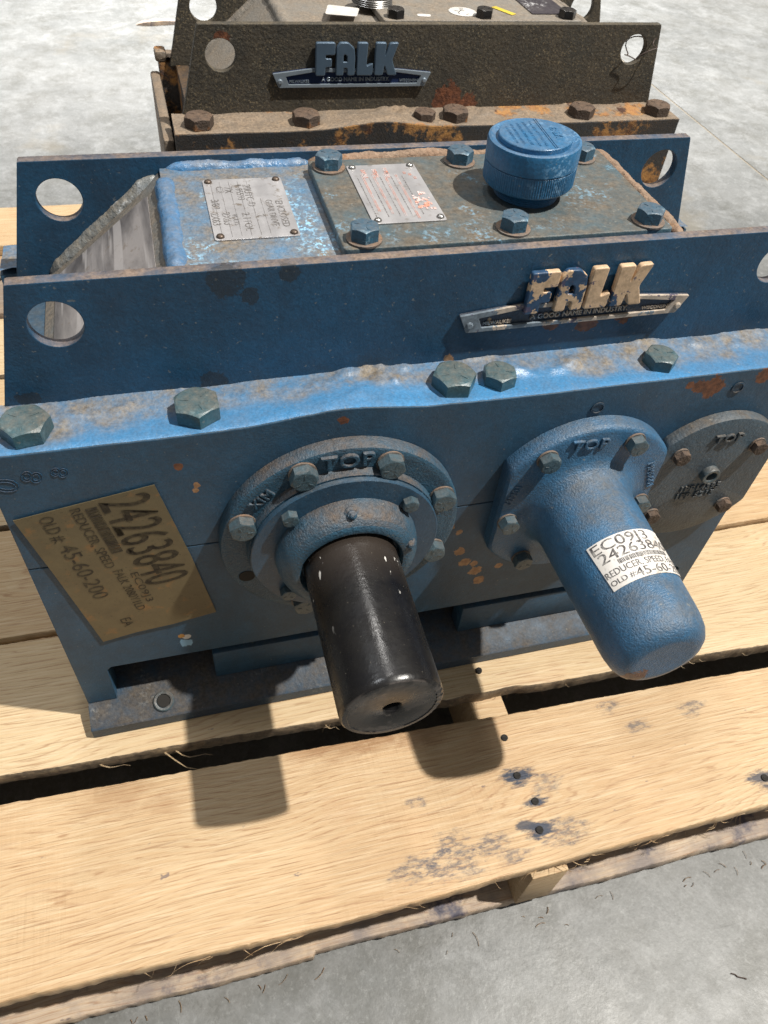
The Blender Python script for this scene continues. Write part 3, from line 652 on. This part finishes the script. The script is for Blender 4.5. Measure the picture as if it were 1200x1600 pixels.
def reducer(root, P, full=True):
    xe_ = .603 if full else .5845
    # lower and upper castings (solid bodies behind the front plates)
    ft = .024
    hs = ((.4320, .3235, .0042), (.5545, .3270, .0042)) if full else ()
    front_block(root, 'upper_face_plate', ZS+.0006, ZL, True, 0, .0105, P['face'], holes=hs)
    front_block(root, 'lower_face_plate', ft, ZS-.0004, False, 0, .024, P['face'], pockets=((.026, .606, .0795),) if full else ())
    G().add(box(.0, L, .0242, D-YP, .0795, ZS-.0006, .0008)).add(box(.0, .012, .0244, D-YP, ft, .0793, .0008)).add(box(L-.012, L, .0244, D-YP, ft, .0793, .0008)).mk('lower_housing', M[P['face']], root)
    G().add(box(.0010, L-.0010, .0107, YP+.004, ZS+.0006, ZL-.0004, .0008)).add(box(.020, L-.020, YP+.0045, D-YP-.0002, ZS+.0006, ZL-.0008, .0008)).mk('upper_housing', M[P['face']], root)
    G().add(box(.0, L, D-YP, D, ft, ZL, .0012)).mk('rear_face_plate', M[P['face']], root)
    if full:
        G().add(box(.1185, .300, .0030, .0240, ft, .0660, .0015)).mk('base_web', M[P['face']], root)
        G().add(box(.3655, .585, .0030, .0240, ft, .0660, .0015)).mk('base_web', M[P['face']], root)
        G().add(box(.115, .60, .060, .075, ft, .0793, .001)).mk('base_web', M['dark'], root)  # near-black backing sheet, shade of the recess put into its colour
    prf = [(-.023, 0), (-.023, .0125), (-.0215, .0140), (-.003, .0236), (D+.003, .0236), (D+.0215, .0140), (D+.023, .0125), (D+.023, 0)]
    G().add(prism([prf], L, .0010), Matrix.Translation((L/2, 0, 0)) @ Matrix.Rotation(PI/2, 4, 'Z') @ Matrix.Rotation(PI/2, 4, 'X')).mk('foot_plate', M[P['foot']], root)
    # lifting plates and ledges
    lift_plate(root, YP, YP+TP, xe_, xe_+.016, P['plate'], .5785 if full else .5560)
    lift_plate(root, D-YP-TP, D-YP, .5823, .6065, P['plate'], .5615)
    ledge(root, P['ledge'], 0); ledge(root, P['ledge'], 4, True)
    # upper trapezoid housing
    y0, y1 = YP+TP, D-YP-TP; zt = .4270; xa, xb = .134, .492; th = .006
    G().add(box(xa, xb, y0+.0003, y1-.0003, zt-th, zt, .0006)).mk('top_plate', M[P['top']], root)
    for sgn, xe, xf in ((1, xa, .036), (-1, xb, .586)):
        a = Vector((xe-sgn*.0015, 0, zt-.0035)); b = Vector((xf, 0, ZL+.001)); n_ = Vector((-(a.z-b.z)*sgn, 0, abs(a.x-b.x))).normalized()
        pts = [(a.x, a.z), (b.x, b.z), (b.x-n_.x*.006, b.z-n_.z*.006), (a.x-n_.x*.006, a.z-n_.z*.006)]
        G().add(prism([pts], y1-y0-.0006, .0003), Matrix.Translation((0, (y0+y1)/2, 0)) @ RX).mk('sloping_plate', M[P['slope']], root)
        if sgn == 1 and full:
            # bare reflective panel lying on the slope
            d = (b-a).normalized(); p = []
            a2 = a+d*.012+n_*.0009; b2 = b-d*.012+n_*.0009
            v = [(a2.x, y0+.012, a2.z), (a2.x, y1-.022, a2.z), (a2.x+d.x*.004, y1-.020, a2.z+d.z*.004), (b2.x, y1-.016, b2.z), (b2.x, y0+.012, b2.z)]
            v2 = [(x-n_.x*.0006, y, z-n_.z*.0006) for x, y, z in v]
            mk('reflective_panel', v+v2, [(0, 1, 2, 3, 4), (9, 8, 7, 6, 5)]+[(i, (i+1) % 5, 5+(i+1) % 5, 5+i) for i in range(5)], M['film'], root, 0)
            # lit edge strip at the low end
        # welds of the slope to both lifting plates
        for yy, sd in ((y1, 1), (y0, 2)):
            G().add(bead((a.x-sgn*.001, yy+(.0004 if sd == 1 else -.0004), a.z-.0035), (b.x+sgn*.004, yy+(.0004 if sd == 1 else -.0004), b.z-.0005), .0078 if sd == 1 else .0065, seed=sd, wob=.10)).mk('weld_bead', M[P['sbead']], root, 60)
    G().add(bead((xa+.0030, y0+.004, zt-.0050), (xa+.0030, y1-.010, zt-.0050), .0078, seed=3, wob=.10)).mk('weld_bead', M[P['bead']], root, 60)
    G().add(bead((xb+.001, y0+.002, zt+.0015), (xb-.001, y1-.004, zt+.0015), .0052, seed=5, wob=.22)).mk('weld_bead', M[P['rbead']], root, 60)
    G().add(bead((xa+.004, y1+.0005, zt-.003), (xa+.115, y1+.0005, zt-.003), .0072, seed=6, wob=.14)).mk('weld_bead', M[P['bead']], root, 60)
    G().add(bead((xa+.112, y1+.0005, zt-.001), (xb-.002, y1+.0005, zt-.001), .0070, seed=16, wob=.24)).mk('weld_bead', M[P['rbead']], root, 60)
    G().add(bead((xa+.004, y0+.001, zt-.001), (xb-.002, y0+.001, zt-.001), .0045, seed=7, wob=.2)).mk('weld_bead', M[P['bead']], root, 60)
    # inspection cover
    lz = .4350
    cov = rnd_poly([(.2427, .0590), (.4860, .0590), (.4860, .1880), (.2427, .1880)], .004, 4)
    G().add(prism([rnd_poly([(.2445, .0605), (.4845, .0605), (.4845, .1865), (.2445, .1865)], .003)], .0012), Matrix.Translation((0, 0, zt+.0008))).mk('cover_gasket', M['dark'], root)
    lid = G().add(prism([cov], lz-zt-.0012, .0011, 2), Matrix.Translation((0, 0, (lz+zt+.0012)/2))).mk('inspection_cover', M[P['lid']], root)
    for i, (bx, by) in enumerate(((.2565, .1745), (.2585, .0700), (.3600, .1745), (.3655, .0715), (.4625, .1725), (.4700, .0700))):
        bolt(root, Matrix.Identity(4), (bx, by, lz), .0178, .0090, P['cbolt'], rot=i*.37, washer=.0122 if full else 0, wmat='washer' if i not in (0, 4) else 'washer')
    # long through bolts on the ledge
    for i, (bx, big) in enumerate(((.0285, 1), (.1360, 1), (.3180, 1), (.3535, 0), (.4870, 0), (.6065, 0)) if full else ((.0285, 1), (.147, 1), (.288, 0), (.326, 1), (.492, 1), (.598, 1))):
        bolt(root, Matrix.Identity(4), (bx, .0195, ZL+.0006+(wave(bx) if bx > .3 else .0004)), .0282 if big else .0225, .0115 if big else .0098, P['lbolt'], rot=.15+i*.4)

# ---------- blue machine
blue = empty('gear_reducer', 'blue painted gear reducer with black shaft, nearest on the pallet', 'gear reducer', 'gear reducers on the pallet')
PB = dict(face='face', foot='cast', plate='plate', ledge='ledge', top='top', slope='slope', sbead='greybead', bead='bead', rbead='rustbead', lid='lid', cbolt='boltlid', lbolt='boltblue')
M['footm'] = worn('dusty_dark_blue_foot', (.02, .07, .13), (.02, .05, .09), dirt=(.115, .095, .075), dirt_up=.75, dirt_all=.25, rough=.45, relief=.0002, rust=.12, flecks=.25, fleckcol=(.4, .4, .38))
PB['foot'] = 'footm'
reducer(blue, PB)
badge(blue, ('badgeblue', 'badgeface', 'badgerim'), .4160, YP-.0003, .3742, .006)

# cap (breather / filler)
cx, cy = .3945, .1215
def knurl(a, j, r, h): return r+(.00028 if (int(a*120/(2*PI)*2) % 2) else 0) if KN[j] else r
prof = [(.0238, 0), (.0230, .0006), (.0238, .0014), (.0230, .0022), (.0238, .0030), (.0230, .0038), (.0238, .0046), (.0230, .0054), (.0238, .0062), (.0230, .0070), (.0234, .0076), (.0230, .0084), (.0285, .0092), (.0322, .0106),
        (.0330, .0120), (.0330, .0250), (.0326, .0256), (.0334, .0262), (.0334, .0386), (.0328, .0402), (.0312, .0408), (.0296, .0400), (.0276, .0392), (.0262, .0392), (.0262, .0424), (.0257, .0429)]
KN = [0]*14+[1, 1]+[0]*10
cap = G().add(lathe(prof, 480, knurl), Matrix.Translation((cx, cy, .4350)) @ Matrix.Rotation(R(-2), 4, 'Y'))
capm = worn('blue_moulded_cap', (.020, .150, .325), (.017, .125, .27), dirt=(.33, .29, .25), dirt_up=.28, dirt_all=.03, rough=.33, relief=.00008, grime=.12, flecks=.5, fleckcol=(.35, .6, .85))
cap = cap.mk('filler_cap', capm, blue, 30)
g = G(); tm = Matrix.Translation((cx, cy, .4350)) @ Matrix.Rotation(R(-2), 4, 'Y') @ Matrix.Translation((0, 0, .0429)) @ Matrix.Rotation(-PI/2-.05, 4, 'Z')
for i, (s_, b, t_) in enumerate(((.0074, 'FALK', 0), (.0030, 'LIFT TO FILL', 1), (.0030, 'DO NOT OVERFILL', 2), (.0030, 'CHECK OIL LEVEL', 3), (.0030, 'BEFORE USE', 4), (.0028, 'FILTER', 5))):
    yy = (.0145, .0015, -.0035, -.0085, -.0135, -.018)[i]
    if b == 'FALK': g.add(text(b, s_, .0008), tm @ Matrix.Translation((0, yy, 0)))
    else:
        # worn, unreadable raised lines of tiny type
        rr_ = random.Random(i); xw = math.sqrt(max(0, .024**2-yy**2))*.80; xx = -xw
        while xx < xw:
            wd = rr_.uniform(.0005, .0011)
            g.add(box(xx, xx+wd*.35, yy-.0009, yy+.0009, -.0002, .0003, 0)); 
            g.v[-8:] = [tm @ q for q in g.v[-8:]]
            if rr_.random() < .7:
                k = rr_.choice((-.0009, 0, .0009)); g.add(box(xx, xx+wd, yy+k-.00015, yy+k+.00015, -.0002, .0003, 0)); g.v[-8:] = [tm @ q for q in g.v[-8:]]
            xx += wd+rr_.uniform(.0005, .0016)
for s_ in (.0078, .0062): g.add(box(-.0238, .0238, s_-.0003, s_+.0003, -.0002, .0004, 0), tm)
g.mk('raised_lettering', capm, cap, 0)

# name plates on top
def nameplate(x0, x1, y0, y1, z, mat, rv, rows, red=False):
    o = G().add(prism([rnd_poly([(x0, y0), (x1, y0), (x1, y1), (x0, y1)], .0022)], .0009, .0002), Matrix.Translation((0, 0, z+.0006))).mk('name_plate', M[mat], blue)
    for (a, b) in ((x0+.004, y0+.004), (x1-.004, y0+.004), (x0+.004, y1-.004), (x1-.004, y1-.004)):
        q = G().add(lathe([(.0028, 0), (.0028, .0006), (.0022, .0015), (.0011, .0020)], 18)).mk('rivet', M[rv], o); q.location = (a, b, z+.0010)
    zz = z+.00125
    def tm(u, v): return Matrix.Translation((x1-v, y1-u, zz)) @ Matrix.Rotation(-PI/2, 4, 'Z')
    g = G()
    for (body, size, u, v) in rows: g.add(text(body, size, .0001, align='LEFT'), tm(u, v))
    g.mk('stamped_lettering', M['inkgrey'], o, 0)
    return o, tm
rows = [('ENCLOSED', .0074, .036, .0075), ('GEAR DRIVE', .0068, .034, .0145), ('2', .0075, .054, .0228), ('20UTC-D', .0080, .010, .0270), ('1-95593', .0072, .009, .0330), ('2.1TOL', .0078, .051, .0330),
        ('7X', .0080, .012, .0405), ('VOLTS', .0052, .052, .0405), ('C2', .0080, .011, .0465), ('2X63', .0080, .049, .0465), ('3/82', .0080, .030, .0520), ('2X63', .0080, .049, .0540)]
np_, tm = nameplate(.1630, .2205, .0930, .1785, .4270, 'alu', 'brass', rows)
g = G()
for i in range(6): g.add(box(-.000, .078 if i != 0 else .050, -.00012, .00012, -.0001, .00005, 0), tm(.004 if i != 0 else .032, .0195+i*.0065))
g.mk('ruled_line', M['inkgrey'], np_, 0)
np2, tm = nameplate(.2695, .3225, .0875, .1745, .4350, 'alu2', 'rivet', [])
g = G(); rr_ = random.Random(11)
for i in range(4):
    v = .0185+i*.0085
    for dv in (0, .0011): g.add(box(0, .066-i*.003, -.00016, .00016, -.0001, .0001, 0), tm(.014+(3-i)*.001, v+dv))
    if i: 
        for k in range(3):
            g.add(text('EHMRB'[rr_.randrange(5)]+'8W'[rr_.randrange(2)], .0046, .0001), tm(.010+k*.0042, v-.0018))
for k in range(34):     # worn red block lettering, only fragments remain
    u = .046+rr_.random()*.024; v = .004+rr_.random()*.012
    g.add(box(-rr_.uniform(.0005, .0022), rr_.uniform(.0005, .0022), -rr_.uniform(.0004, .0013), rr_.uniform(.0004, .0013), -.0001, .0001+k*.000002, 0), tm(u, v) @ Matrix.Rotation(rr_.choice((0, 0, .7, -.5)), 4, 'Z'))
for (u, v) in ((.015, .0115), (.018, .0080), (.0235, .0055)): g.add(text('C8', .0030, .0001), tm(u, v))
g.mk('red_print', M['red'], np2, 0)
g = G()
for i in range(5):
    v = .0145+i*.0085; u = .020
    while u < .078:
        wd = rr_.uniform(.0006, .0024); g.add(box(0, wd, -.0003, .0003, -.0001, .00008, 0), tm(u, v)); u += wd+rr_.uniform(.0006, .0016)
g.mk('small_print', M['inkgrey'], np2, 0)

# output side: cast flange, disc, seal housing, shaft
XS_ = .2333
fl = G().add(lathe([(.0955, 0), (.0955, .0085), (.0945, .0112), (.0925, .0122), (.0885, .0118), (.0760, .0122), (.0755, .0132), (.0750, .0190)], 128), face_m(XS_, -.0002, ZS)).mk('bearing_flange', M['cast'], blue, 40)
dc = G().add(lathe([(.0735, 0), (.0742, .0007), (.0742, .0038), (.0735, .0045)], 128), face_m(XS_, -.0194, ZS)).mk('retainer_disc', M['disc'], blue, 40)
sh = G().add(lathe([(.0560, 0), (.0556, .004), (.0548, .0085), (.0535, .0125), (.0510, .0165), (.0475, .0195), (.0435, .0210), (.0405, .0205), (.0385, .0170), (.0380, .010)], 128), face_m(XS_, -.0240, ZS)).mk('seal_housing', M['cast'], blue, 50)
G().add(lathe([(.0362, 0), (.0362, .1250), (.0358, .1292), (.0345, .1308), (.0315, .1310), (.0310, .1305), (.0080, .1305), (.0066, .1296), (.0050, .1270), (.0048, .1150)], 128, cap1=True,
      fn=lambda a, j, r, h: r-(.0016*max(0, math.sin(a*1.0+2.9-PI/2)-.55)*(1+.8*math.sin(a*37)+.5*math.sin(a*71)) if j in (3, 4) else 0)), face_m(XS_, -.0330, ZS)).mk('output_shaft', M['shaft'], blue, 35)
G().add(lathe([(.0049, 0), (.0049, .001)], 20), face_m(XS_, -.0330-.1155, ZS)).mk('centre_hole', M['dark'], blue)
G().add(lathe([(.0065, 0), (.0065, .0008)], 24), face_m(XS_+.0835*math.cos(R(202.5)), -.0118, ZS+.0835*math.sin(R(202.5)))).mk('bolt_shade_disc', M['dark'], blue)  # dark disc painted for the shade that hides a bolt here
for i in (0, 1, 2, 3, 5, 6, 7):
    a = R(22.5+45*i); bolt(blue, RX, (XS_+.0835*math.cos(a), -.0122, ZS+.0835*math.sin(a)), .0180, .0080, 'boltface', rot=.25+i*.5, washer=.0105, wmat='washer')
for i in range(4):
    a = R(43+90*i); bolt(blue, RX, (XS_+.0640*math.cos(a), -.0240, ZS+.0640*math.sin(a)), .0112, .0062, 'boltface', rot=.4+i*.3)
for (a, rad, yy) in ((R(91), .0520, -.0360), (R(18), .0470, -.0415)):
    G().add(lathe([(.0056, -.002), (.0056, .0012), (.0044, .0020), (.0036, .0024), (.0034, .0048), (.0022, .0056), (.0021, .0070), (.0010, .0076)], 16), Matrix.Translation((XS_+rad*math.cos(a), yy+.001, ZS+rad*math.sin(a))) @ Matrix.Rotation(R(52), 4, 'X')).mk('grease_fitting', M['cast'], blue)
def raised(body, size, x, y, z, rot, par, mat, depth=.0022, sx=1.0, name='raised_lettering', bev=.0003, arc=0):
    g = G().add(text(body, size, depth, bev, sx=sx, space=1.12), face_m(x, y, z, rot)); return g.mk(name, M[mat], par, 30)
raised('TOP', .0165, XS_+.0005, -.0128, ZS+.0838, 0, fl, 'cast', .0030, 1.15, bev=.0005)
raised('XIM', .0110, XS_-.0615, -.0125, ZS+.0560, R(44), fl, 'cast', .0022, 1.0)
# input side: cup guard
XI = .4345
def flat(a, j, r, h):
    x = r*math.cos(a); s_ = r
    if j < 5:
        lim = .0700-(.085-r)*.0
        if abs(x) > lim-(.0012 if j >= 3 else 0): s_ = (lim-(.0012 if j >= 3 else 0))/abs(math.cos(a))
    return s_
gp = [(.0850, 0), (.0850, .0095), (.0842, .0125), (.0825, .0142), (.0800, .0148), (.0600, .0152), (.0520, .0168), (.0470, .0205), (.0438, .0265), (.0420, .0350), (.0410, .048), (.0403, .070), (.0396, .095), (.0388, .120), (.0383, .135), (.0378, .142), (.0362, .1500), (.0332, .1555), (.0290, .1588), (.0235, .1600), (.0200, .1598)]
gp = [(r_*(1.015 if h_ > .04 else 1), h_ if h_ < .04 else .04+(h_-.04)*1.075) for r_, h_ in gp]
cup = G().add(lathe(gp, 144, flat), face_m(XI, -.0002, ZS)).mk('shaft_guard', M['cup'], blue, 50)
for i in range(6):
    a = R(5+60*i); a = R((65, 125, 187, 240, 300, 353)[i])
    bolt(blue, RX, (XI+.0735*math.cos(a)*(1 if i not in (2, 5) else .84), -.0150, ZS+.0735*math.sin(a)), .0150, .0078, 'boltface', rot=.2+i*.4, washer=.0090)
raised('TOP', .0135, XI-.0085, -.0150, ZS+.0700, R(-2), cup, 'cup', .0032, 1.15, bev=.0004)
raised('MM0001', .0085, XI+.0610, -.0150, ZS+.0235, R(-72), cup, 'cup', .0016)
raised('MM01', .0085, XI-.0625, -.0150, ZS+.0230, R(72), cup, 'cup', .0016)
# blank high speed cover
XC = .5585
def flat3(a, j, r, h):
    x = r*math.cos(a)
    if x < -(XC-.5058): return (XC-.5058)/abs(math.cos(a))
    if x > .0600: return .0600/math.cos(a)
    return r
cv = G().add(lathe([(.0720, 0), (.0720, .0080), (.0712, .0098), (.0698, .0104), (.012, .0104)], 128, flat3), face_m(XC, -.0002, ZS)).mk('blank_cover', M['cover3'], blue, 40)
for i in range(4):
    a = R(45+90*i); bolt(blue, RX, (XC+.0530*math.cos(a), -.0104, ZS+.0530*math.sin(a)), .0125, .0055, 'dbolt', rot=.3+i*.5, washer=.0078)
G().add(lathe([(.0085, 0), (.0085, .005), (.0080, .0062), (.0062, .0064), (.0052, .0060), (.0050, .001)], 32), face_m(XC+.002, -.0104, ZS+.0095)).mk('plug', M['boltface'], blue)
raised('TOP', .0115, XC+.003, -.0104, ZS+.0510, 0, cv, 'cover3', .0040, 1.15)
raised('1PP14395', .0095, XC+.001, -.0104, ZS-.0085, 0, cv, 'cover3', .0026); raised('1PP 5215', .0095, XC-.001, -.0104, ZS-.0180, 0, cv, 'cover3', .0026)
# threaded hole rims and foot bolt collar
for (x, z) in ((.4320, .3235), (.5545, .3270)): G().add(lathe([(.0056, 0), (.0056, .0006), (.0044, .0008), (.0040, -.002), (.0038, -.012)], 24, cap1=True), face_m(x, -.0003, z)).mk('threaded_hole', M['footm'], blue)
G().add(lathe([(.0098, 0), (.0098, .0022), (.0086, .0034), (.0066, .0030), (.0060, -.001), (.0060, -.016)], 32, cap0=False), Matrix.Translation((.0675, -.0095, .0196)) @ Matrix.Rotation(R(26), 4, 'X')).mk('foot_bolt_hole', M['boltface'], blue)
G().add(lathe([(.0059, 0), (.0059, .0012)], 24), Matrix.Translation((.0675, -.0095, .0200)) @ Matrix.Rotation(R(26), 4, 'X')).mk('hole_bottom', M['dark'], blue)
# stamped outline digits at the upper left of the face
g = G()
for (b, x, z, s_) in (('0', .0105, .3185, .021), ('8', .0270, .3235, .018), ('8', .0440, .3245, .015)): g.add(text(b, s_, 0, outline=.00022, sx=1.25), face_m(x, -.0003, z, R(70)))
g.mk('stamped_digits', M['plate'], blue, 0)

# brown label on the face
ang = R(9.6); lw, lh = .0968, .165
lab = face_m(.0050, -.0012, .2862, ang)     # origin = top-left corner, +x right, -y down
lo = [(0, 0), (lw, .001), (lw+.0015, -lh*.5), (lw, -lh), (lw*.62, -lh-.0010), (lw*.3, -lh+.0012), (0, -lh), (.0005, -lh*.4)]
lbo = G().add(prism([lo], .0004, .00005), lab).mk('part_number_label', M['oilpaper'], blue, 0)
def lt(body, size, u, v, sx=1.0, fat=0):  # u down the label, v from left edge ; letters read downwards
    return G().add(text(body, size, .0, align='LEFT', sx=sx, space=1.0), lab @ Matrix.Translation((v, -u, .00045)) @ Matrix.Rotation(-PI/2, 4, 'Z'))
g = G()
def app(q): g.add((q.v, q.f))
def fit(body, cap, u0, u1, v, name=None):
    vv, ff = text(body, 1.0, 0, align='LEFT'); wd = max(q.x for q in vv)-min(q.x for q in vv); ht = max(q.y for q in vv if True)-min(q.y for q in vv)
    sx = (u1-u0)/wd; sy = cap/ht; x_ = min(q.x for q in vv); yc = (max(q.y for q in vv)+min(q.y for q in vv))/2
    g.add(([Vector(((q.x-x_)*sx, (q.y-yc)*sy, 0)) for q in vv], ff), lab @ Matrix.Translation((v, -u0, .00045)) @ Matrix.Rotation(-PI/2, 4, 'Z'))
fit('24263840', .0350, .003, .107, .0735)
fit('24263840', .0345, .0034, .1074, .0738)
fit('EC09J3', .0078, .0855, .126, .0520); fit('REDUCER, SPEED', .0085, .003, .073, .0395); fit('FALK 2080Y1LD', .0072, .078, .134, .0430)
fit('OLD #:', .0110, .004, .032, .0190); fit('45-60-200', .0125, .037, .106, .0210); fit('EA', .0085, .140, .152, .0270)
rr_ = random.Random(5); u = .006
while u < .057:
    wd = rr_.choice((.0006, .0010, .0018)); g.add(box(.0462, .0545, -u-wd, -u, .0004, .00048, 0), lab); u += wd+rr_.choice((.0006, .0009, .0012))
g.mk('label_print', M['inklabel'], lbo, 0)

# white label wrapped round the guard
def guard_r(y):      # radius of guard at depth |y|
    d = -y
    for (r1, h1), (r2, h2) in zip(gp, gp[1:]):
        if h1 <= d <= h2: return r1+(r2-r1)*(d-h1)/(h2-h1)
    return gp[-1][0]
LC_Y, LC_A = -.1010, R(88)     # centre of label: depth and angle
LT = R(4)
def wrap(p, lift):
    x, y = p
    xr = x*math.cos(LT)-y*math.sin(LT); yr = x*math.sin(LT)+y*math.cos(LT)
    yy = LC_Y+yr; r = guard_r(yy)+lift; a = LC_A-xr/.0385
    return Vector((XI+r*math.cos(a), yy, ZS+r*math.sin(a)))
Lw, Lh = .0640, .0410
v = []; f = []; nx, ny = 40, 16
for lift in (.0006, .0002):
    for j in range(ny+1):
        for i in range(nx+1): v.append(wrap((-Lw/2+Lw*i/nx, -Lh/2+Lh*j/ny), lift))
K = (nx+1)*(ny+1)
for j in range(ny):
    for i in range(nx):
        a = j*(nx+1)+i; f.append((a, a+1, a+nx+2, a+nx+1)); f.append((K+a, K+a+nx+1, K+a+nx+2, K+a+1))
wlab = mk('barcode_label', v, f, M['whitepaper'], blue, 60)
g = G()
def wt(body, size, x, y, sx=1.0):
    vv, ff = text(body, size, 0, align='LEFT', sx=sx)
    g.add(([wrap((q.x+x, q.y+y), .0009) for q in vv], ff))
wt('EC09J3', .0125, -.031, .0145, 1.25); wt('24263840', .0125, -.029, .0052, 1.18); wt('REDUCER, SPEED, FALK 2080', .0078, -.0315, -.0082, .80); wt('OLD #:', .0062, -.031, -.0155, 1.0); wt('45-60-200', .0105, -.012, -.0160, 1.10)
x = -.018
while x < .024:
    wd = rr_.choice((.0004, .0006, .0010)); q = [wrap((x, -.0038), .0009), wrap((x+wd, -.0038), .0009), wrap((x+wd, .0002), .0009), wrap((x, .0002), .0009)]
    g.add((q, [(0, 1, 2, 3)])); x += wd+rr_.choice((.0004, .0006, .0008))
g.mk('label_print', M['inkwhite'], wlab, 0)

# ---------- dark machine behind
dk = empty('gear_reducer', 'dark weathered gear reducer with rusty ledge, behind the blue one', 'gear reducer', 'gear reducers on the pallet')
PD = dict(face='dface', foot='dface', plate='dplate', ledge='dledge', top='dtop', slope='dtop', sbead='dtop', bead='dtop', rbead='dtop', lid='dtop', cbolt='blackbolt', lbolt='dbolt')
reducer(dk, PD, False)
badge(dk, ('badge2', 'badge2face', 'badge2rim'), .2060, YP-.0003, .3735, -.004)
G().add(box(-.012, -.0003, .020, D-.030, .03, .3300, .003)).mk('end_flange', M['dledge'], dk)
G().add(box(-.004, .010, D-.045, D-.022, .3436, .3560, .003)).mk('end_lug', M['dledge'], dk)
G().add(lathe([(.0235, 0), (.0225, .001), (.0235, .002), (.0225, .003), (.0235, .004), (.0225, .005), (.0235, .006), (.0225, .007), (.0232, .008), (.0200, .009), (.0190, .009), (.0188, .002)], 64), Matrix.Translation((.245, .122, .435))).mk('filler_neck', M['thread'], dk)
o = G().add(prism([circ(.345, .088, .0165, 40)], .0004), Matrix.Translation((0, 0, .4354))).mk('round_sticker', M['whitepaper'], dk)
g = G()
for k in range(9):
    rr_ = random.Random(k+3); a = rr_.uniform(0, 6.28); r_ = rr_.uniform(.002, .012)
    g.add(box(-.0025, .0025, -.0004, .0004, .0001, .0003, 0), Matrix.Translation((.345+r_*math.cos(a), .088+r_*math.sin(a), .4355)) @ Matrix.Rotation(a*2, 4, 'Z'))
g.mk('faded_ink_mark', M['ink'], o, 0)
G().add(box(.430, .478, .080, .150, .4353, .4362, .0003)).mk('name_plate', M['blacktag'], dk)
G().add(box(-.004, .004, -.016, .016, .4353, .4359, .0002), Matrix.Translation((.398, .092, 0)) @ Matrix.Rotation(.5, 4, 'Z')).mk('yellow_tag', M['yellow'], dk)
G().add(prism([rnd_poly([(.180, .078), (.214, .070), (.224, .098), (.190, .110)], .004)], .0004), Matrix.Translation((0, 0, .4353))).mk('paper_sticker', M['whitepaper'], dk)
G().add(prism([rnd_poly([(.285, .072), (.300, .070), (.303, .078), (.287, .080)], .003)], .0004), Matrix.Translation((0, 0, .4353))).mk('paper_sticker', M['whitepaper'], dk)
dk.location = (.1540, .4845, -.0110); dk.rotation_euler = (0, R(.25), R(.7))

# wire twisted through the right hole of the dark machine
g = G(); pts = []
for i in range(60):
    t = i/59; a = t*2*PI*1.6
    pts.append(Vector((.5560+.010+.019*math.cos(a)+.004*math.sin(5*a), YP+.004+.010*math.sin(a)+.003*math.cos(3*a), .4085-.002+.011*math.sin(a*1.0+.9)+.003*math.sin(4*a))))
def tube(pts, r, K=6):
    v = []; f = []
    for i, p in enumerate(pts):
        d = (pts[min(i+1, len(pts)-1)]-pts[max(i-1, 0)]).normalized(); s_ = d.cross(Vector((.3, .2, 1))).normalized(); u = s_.cross(d)
        for k in range(K): a = 2*PI*k/K; v.append(p+s_*math.cos(a)*r+u*math.sin(a)*r)
    for i in range(len(pts)-1):
        for k in range(K): k2 = (k+1) % K; f.append((i*K+k, i*K+k2, (i+1)*K+k2, (i+1)*K+k))
    return v, f
g.add(tube([p+Vector((.1530, .4855, -.0070)) for p in pts], .0007))
o = g.mk('wire', M['wire']); o['label'] = 'thin rusty wire twisted through the right lifting hole of the dark reducer'; o['category'] = 'wire'

# things on the floor far behind
def plank(name, label, cat, cx_, cy_, z0, l, wd, h, rot, mat, seed=1):
    n = 24; v = []; f = []
    for i in range(n+1):
        x = -l/2+l*i/n; e = 1 if name != 'wood_scrap' else math.sqrt(max(.02, 1-(2*i/n-1)**2))
        for (a, b) in ((-1, 0), (-1, 1), (1, 1), (1, 0)): v.append((x, a*wd/2*e+.004*fbm(x*9, seed+a), b*h*e))
    for i in range(n):
        for k in range(4): k2 = (k+1) % 4; f.append((i*4+k, i*4+k2, i*4+4+k2, i*4+4+k))
    f.append((0, 1, 2, 3)); f.append((n*4+3, n*4+2, n*4+1, n*4))
    o = mk(name, v, f, M[mat]); o.location = (cx_, cy_, z0); o.rotation_euler = (0, 0, rot); o['label'] = label; o['category'] = cat; return o
plank('timber_beam', 'brown timber beam lying on the floor at the top right corner', 'beam', 3.2, 2.70, FZ, 2.0, .14, .09, R(-12), 'woodend')
plank('wood_scrap', 'thin brown wood splinter on the floor left of the dark reducer', 'wood scrap', .20, 2.36, FZ, .14, .020, .012, R(4), 'woodold')
o = G().add(tube([Vector((.555+.012*t+.001*math.sin(t*9), -.335-.008*t, FZ+.0012)) for t in [i/8 for i in range(9)]], .0005)).mk('twig', M['wire']); o['label'] = 'tiny dark twig on the concrete in front of the pallet'; o['category'] = 'twig'

# loose fibres shed from the sawn boards onto the floor
g = G(); rf = random.Random(21)
for k in range(34):
    x = rf.uniform(.0, .72) if k < 34 else rf.uniform(.3, .9); y = -.236-.012*x-abs(rf.gauss(0, .007)); a = rf.uniform(0, 3.14); l = rf.uniform(.003, .013)
    g.add(tube([Vector((x+math.cos(a+.5*t)*l*t, y+math.sin(a+.5*t)*l*t, FZ+.0008+.0010*math.sin(t*3))) for t in (0, .33, .66, 1)], rf.uniform(.0002, .00045), 4))
o = g.mk('wood_fibres', M['woodend'], None, 0); o['kind'] = 'stuff'; o['label'] = 'thin wood fibres scattered on the concrete along the pallet front edge'; o['category'] = 'debris'
